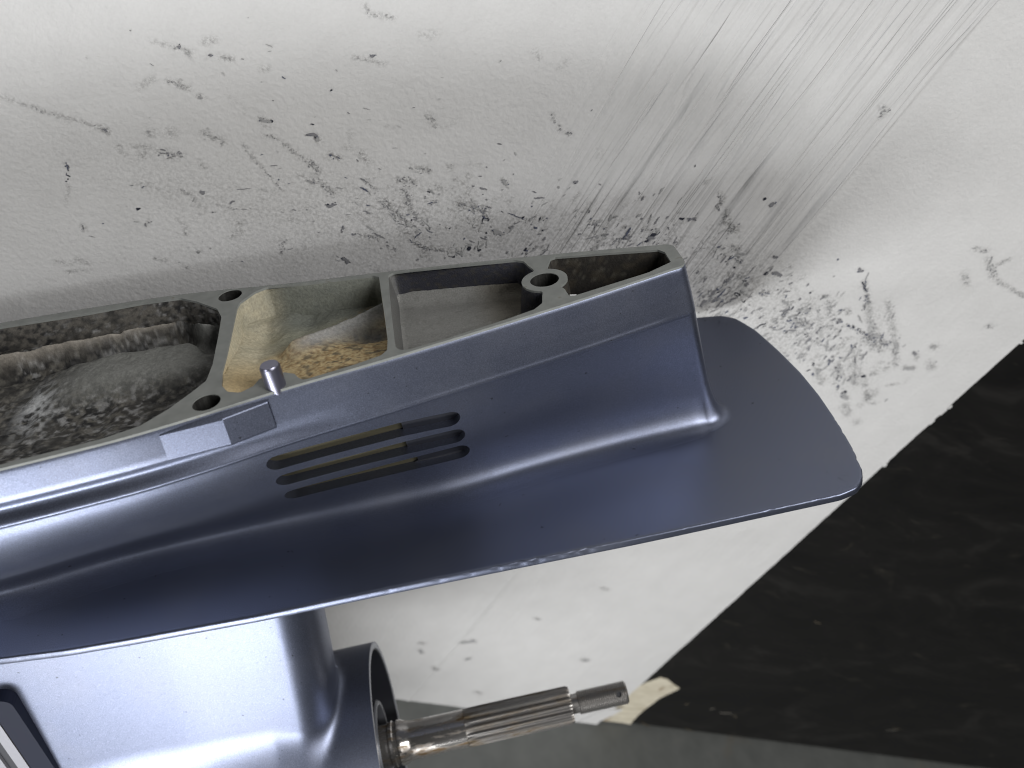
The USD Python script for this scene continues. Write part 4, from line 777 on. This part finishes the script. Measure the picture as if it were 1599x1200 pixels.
gobj('strut_and_torpedo', (bv, bf, bn), PAINT)
def lathe_x(prof, n=72):
    """profile of (x, r) turned about the shaft line"""
    m = lathe([(r, x) for x, r in prof], n); q = m.vertices; t = trimesh.Trimesh(np.c_[q[:, 2], q[:, 0], q[:, 1] + ZS], m.faces, process=False); t.fix_normals(); return t
gobj('exhaust_bore', lathe_x([(-26, RT - 3.4), (XR - .35, RT - 3.4), (XR - .35, RT - 3.9), (-25, RT - 3.9), (-25, 0), (-26, 0), (-26, RT - 3.4)], 96), BORE, smooth=35)
gobj('bore_rim', lathe_x([(XR - .3, RT - 3.35), (XR + .15, RT - 3.1), (XR + .15, RT - .5), (XR - .3, RT - .15), (XR - .6, RT - 1.5), (XR - .3, RT - 3.35)], 96), RIM, smooth=35)
gobj('bearing_carrier', lathe_x([(-25, 19), (6, 19.4), (9.5, 19.8), (10.5, 20.6), (10.5, 22.4), (9.6, 23), (5, 22.2), (-25, 24), (-25, 19)], 72), CARRIER, smooth=35)
gobj('carrier_rib', trimesh.creation.box([30, 5, 26], transform=trimesh.transformations.translation_matrix([-10, 0, ZS + 36])), BORE)
gobj('carrier_rib', trimesh.creation.box([30, 5, 26], transform=trimesh.transformations.translation_matrix([-10, 0, ZS - 36])), BORE)
gobj('oil_seal', lathe_x([(3, 10), (6, 10.3), (6, 19.3), (3, 19.3), (3, 10)], 60), BORE, smooth=35)

# propeller shaft
SH = gobj('propeller_shaft', lathe_x([(-20, 0), (-20, 10.4), (13, 10.4), (13.5, 11.2), (15.2, 11.4), (15.8, 10.9), (17.2, 10.9), (17.8, 11.3), (19.5, 11.3), (22.5, 10.0), (25, 9.45), (52.2, 9.35), (52.6, 9.0), (52.6, 0)], 80), STEEL, smooth=30, label='bright steel propeller shaft with brown stain at its collar')
# splined length: 15 teeth, run-out at the inboard end
nt, na = 17, 17 * 10
an = np.arange(na) / na * 2 * np.pi
tooth = np.clip(1.6 * np.cos(nt * an), -1, 1)
rws = []
for x, ro, dp in [(52.5, 0, 0), (52.5, 9.55, 0.1), (54.5, 9.6, .35), (57.5, 9.65, .5), (106.2, 9.65, .5), (107.8, 9.0, .5), (108.2, 5.4, 0), (108.2, 0, 0)]:
    r = ro - dp + dp * tooth
    rws.append(np.c_[np.full(na, x), r * np.sin(an), ZS + r * np.cos(an)])
Vs = np.stack(rws, 1).reshape(-1, 3); sp = trimesh.Trimesh(Vs, grid_faces(na, len(rws), True), process=True); sp.merge_vertices(); sp.fix_normals()
gobj('spline', sp, SPLINE_STEEL, SH, smooth=25, label='brown stained splined length')
pr = [(107.5, 0), (107.5, 5.0), (111.4, 5.0), (111.4, 5.2)]
x = 111.6
while x < 136.0:
    pr += [(x, 5.55), (x + .45, 6.05), (x + .62, 6.05), (x + 1.05, 5.55)]; x += 1.1
pr += [(136.4, 5.9), (137.4, 5.2), (137.4, 0)]
th = lathe_x(pr, 64); th.merge_vertices()
hole = trimesh.creation.cylinder(1.45, 16, sections=24)
dv = np.array([0, -0.66, 0.75]); R3 = trimesh.geometry.align_vectors([0, 0, 1], dv); hole.apply_transform(R3); hole.apply_translation([132.6, 0, ZS])
try: thm = manifold(th.vertices, th.faces) - manifold(hole.vertices, hole.faces)
except Exception: thm = th
gobj('thread', thm, THREAD_STEEL, SH, smooth=28, label='fine threaded end with a cotter pin hole')
pinhole = trimesh.creation.cylinder(1.42, 9.6, sections=24); pinhole.apply_transform(R3); pinhole.apply_translation([132.6, 0, ZS]); gobj('cotter_hole', pinhole, BORE, SH)  # near-black plug stands for the shade inside the drilled hole

# cooling water intake on the near flank of the strut, and the skeg below
def rounded(x0, z0, x1, z1, r): return shapely.box(x0 + r, z0 + r, x1 - r, z1 - r).buffer(r, 6)
def on_flank(poly, y0, t):
    m = trimesh.creation.extrude_polygon(poly, t, engine='earcut'); q = m.vertices; w = np.c_[q[:, 0], y0 - q[:, 2], q[:, 1]]; k = trimesh.Trimesh(w, m.faces, process=False); k.fix_normals(); return k
fr = rounded(-172, -205, -123.2, -127.5, 5)
SC = gobj('intake_screen', on_flank(fr.difference(rounded(-168, -201, -132.0, -131.5, 3)), -20.0, 8.0), SCREEN, label='dark navy water intake grille')
for k in range(4): gobj('slat', on_flank(rounded(-137.5 - 8.6 * k, -200, -133.2 - 8.6 * k, -133, 1.5), -20, 7.2), SLAT, SC)
gobj('screen_back', on_flank(rounded(-170, -203, -130, -130, 3), -20, 5.6), BORE, SC)
sk = Polygon([(-35, -290), (-150, -285), (-140, -330), (-108, -412), (-62, -414), (-45, -380)])
sm_ = trimesh.creation.extrude_polygon(sk, 9, engine='earcut'); q = sm_.vertices; w = np.c_[q[:, 0], (q[:, 2] - 4.5) * np.clip((q[:, 1] + 430) / 120, .3, 1), q[:, 1]]
sk3 = trimesh.Trimesh(w, sm_.faces, process=False); sk3.fix_normals()
low = (GEAR_ROT @ w.T).T[:, 2] + GEAR_POS[2]; print('skeg lowest', low.min())
gobj('skeg', sk3, PAINT)
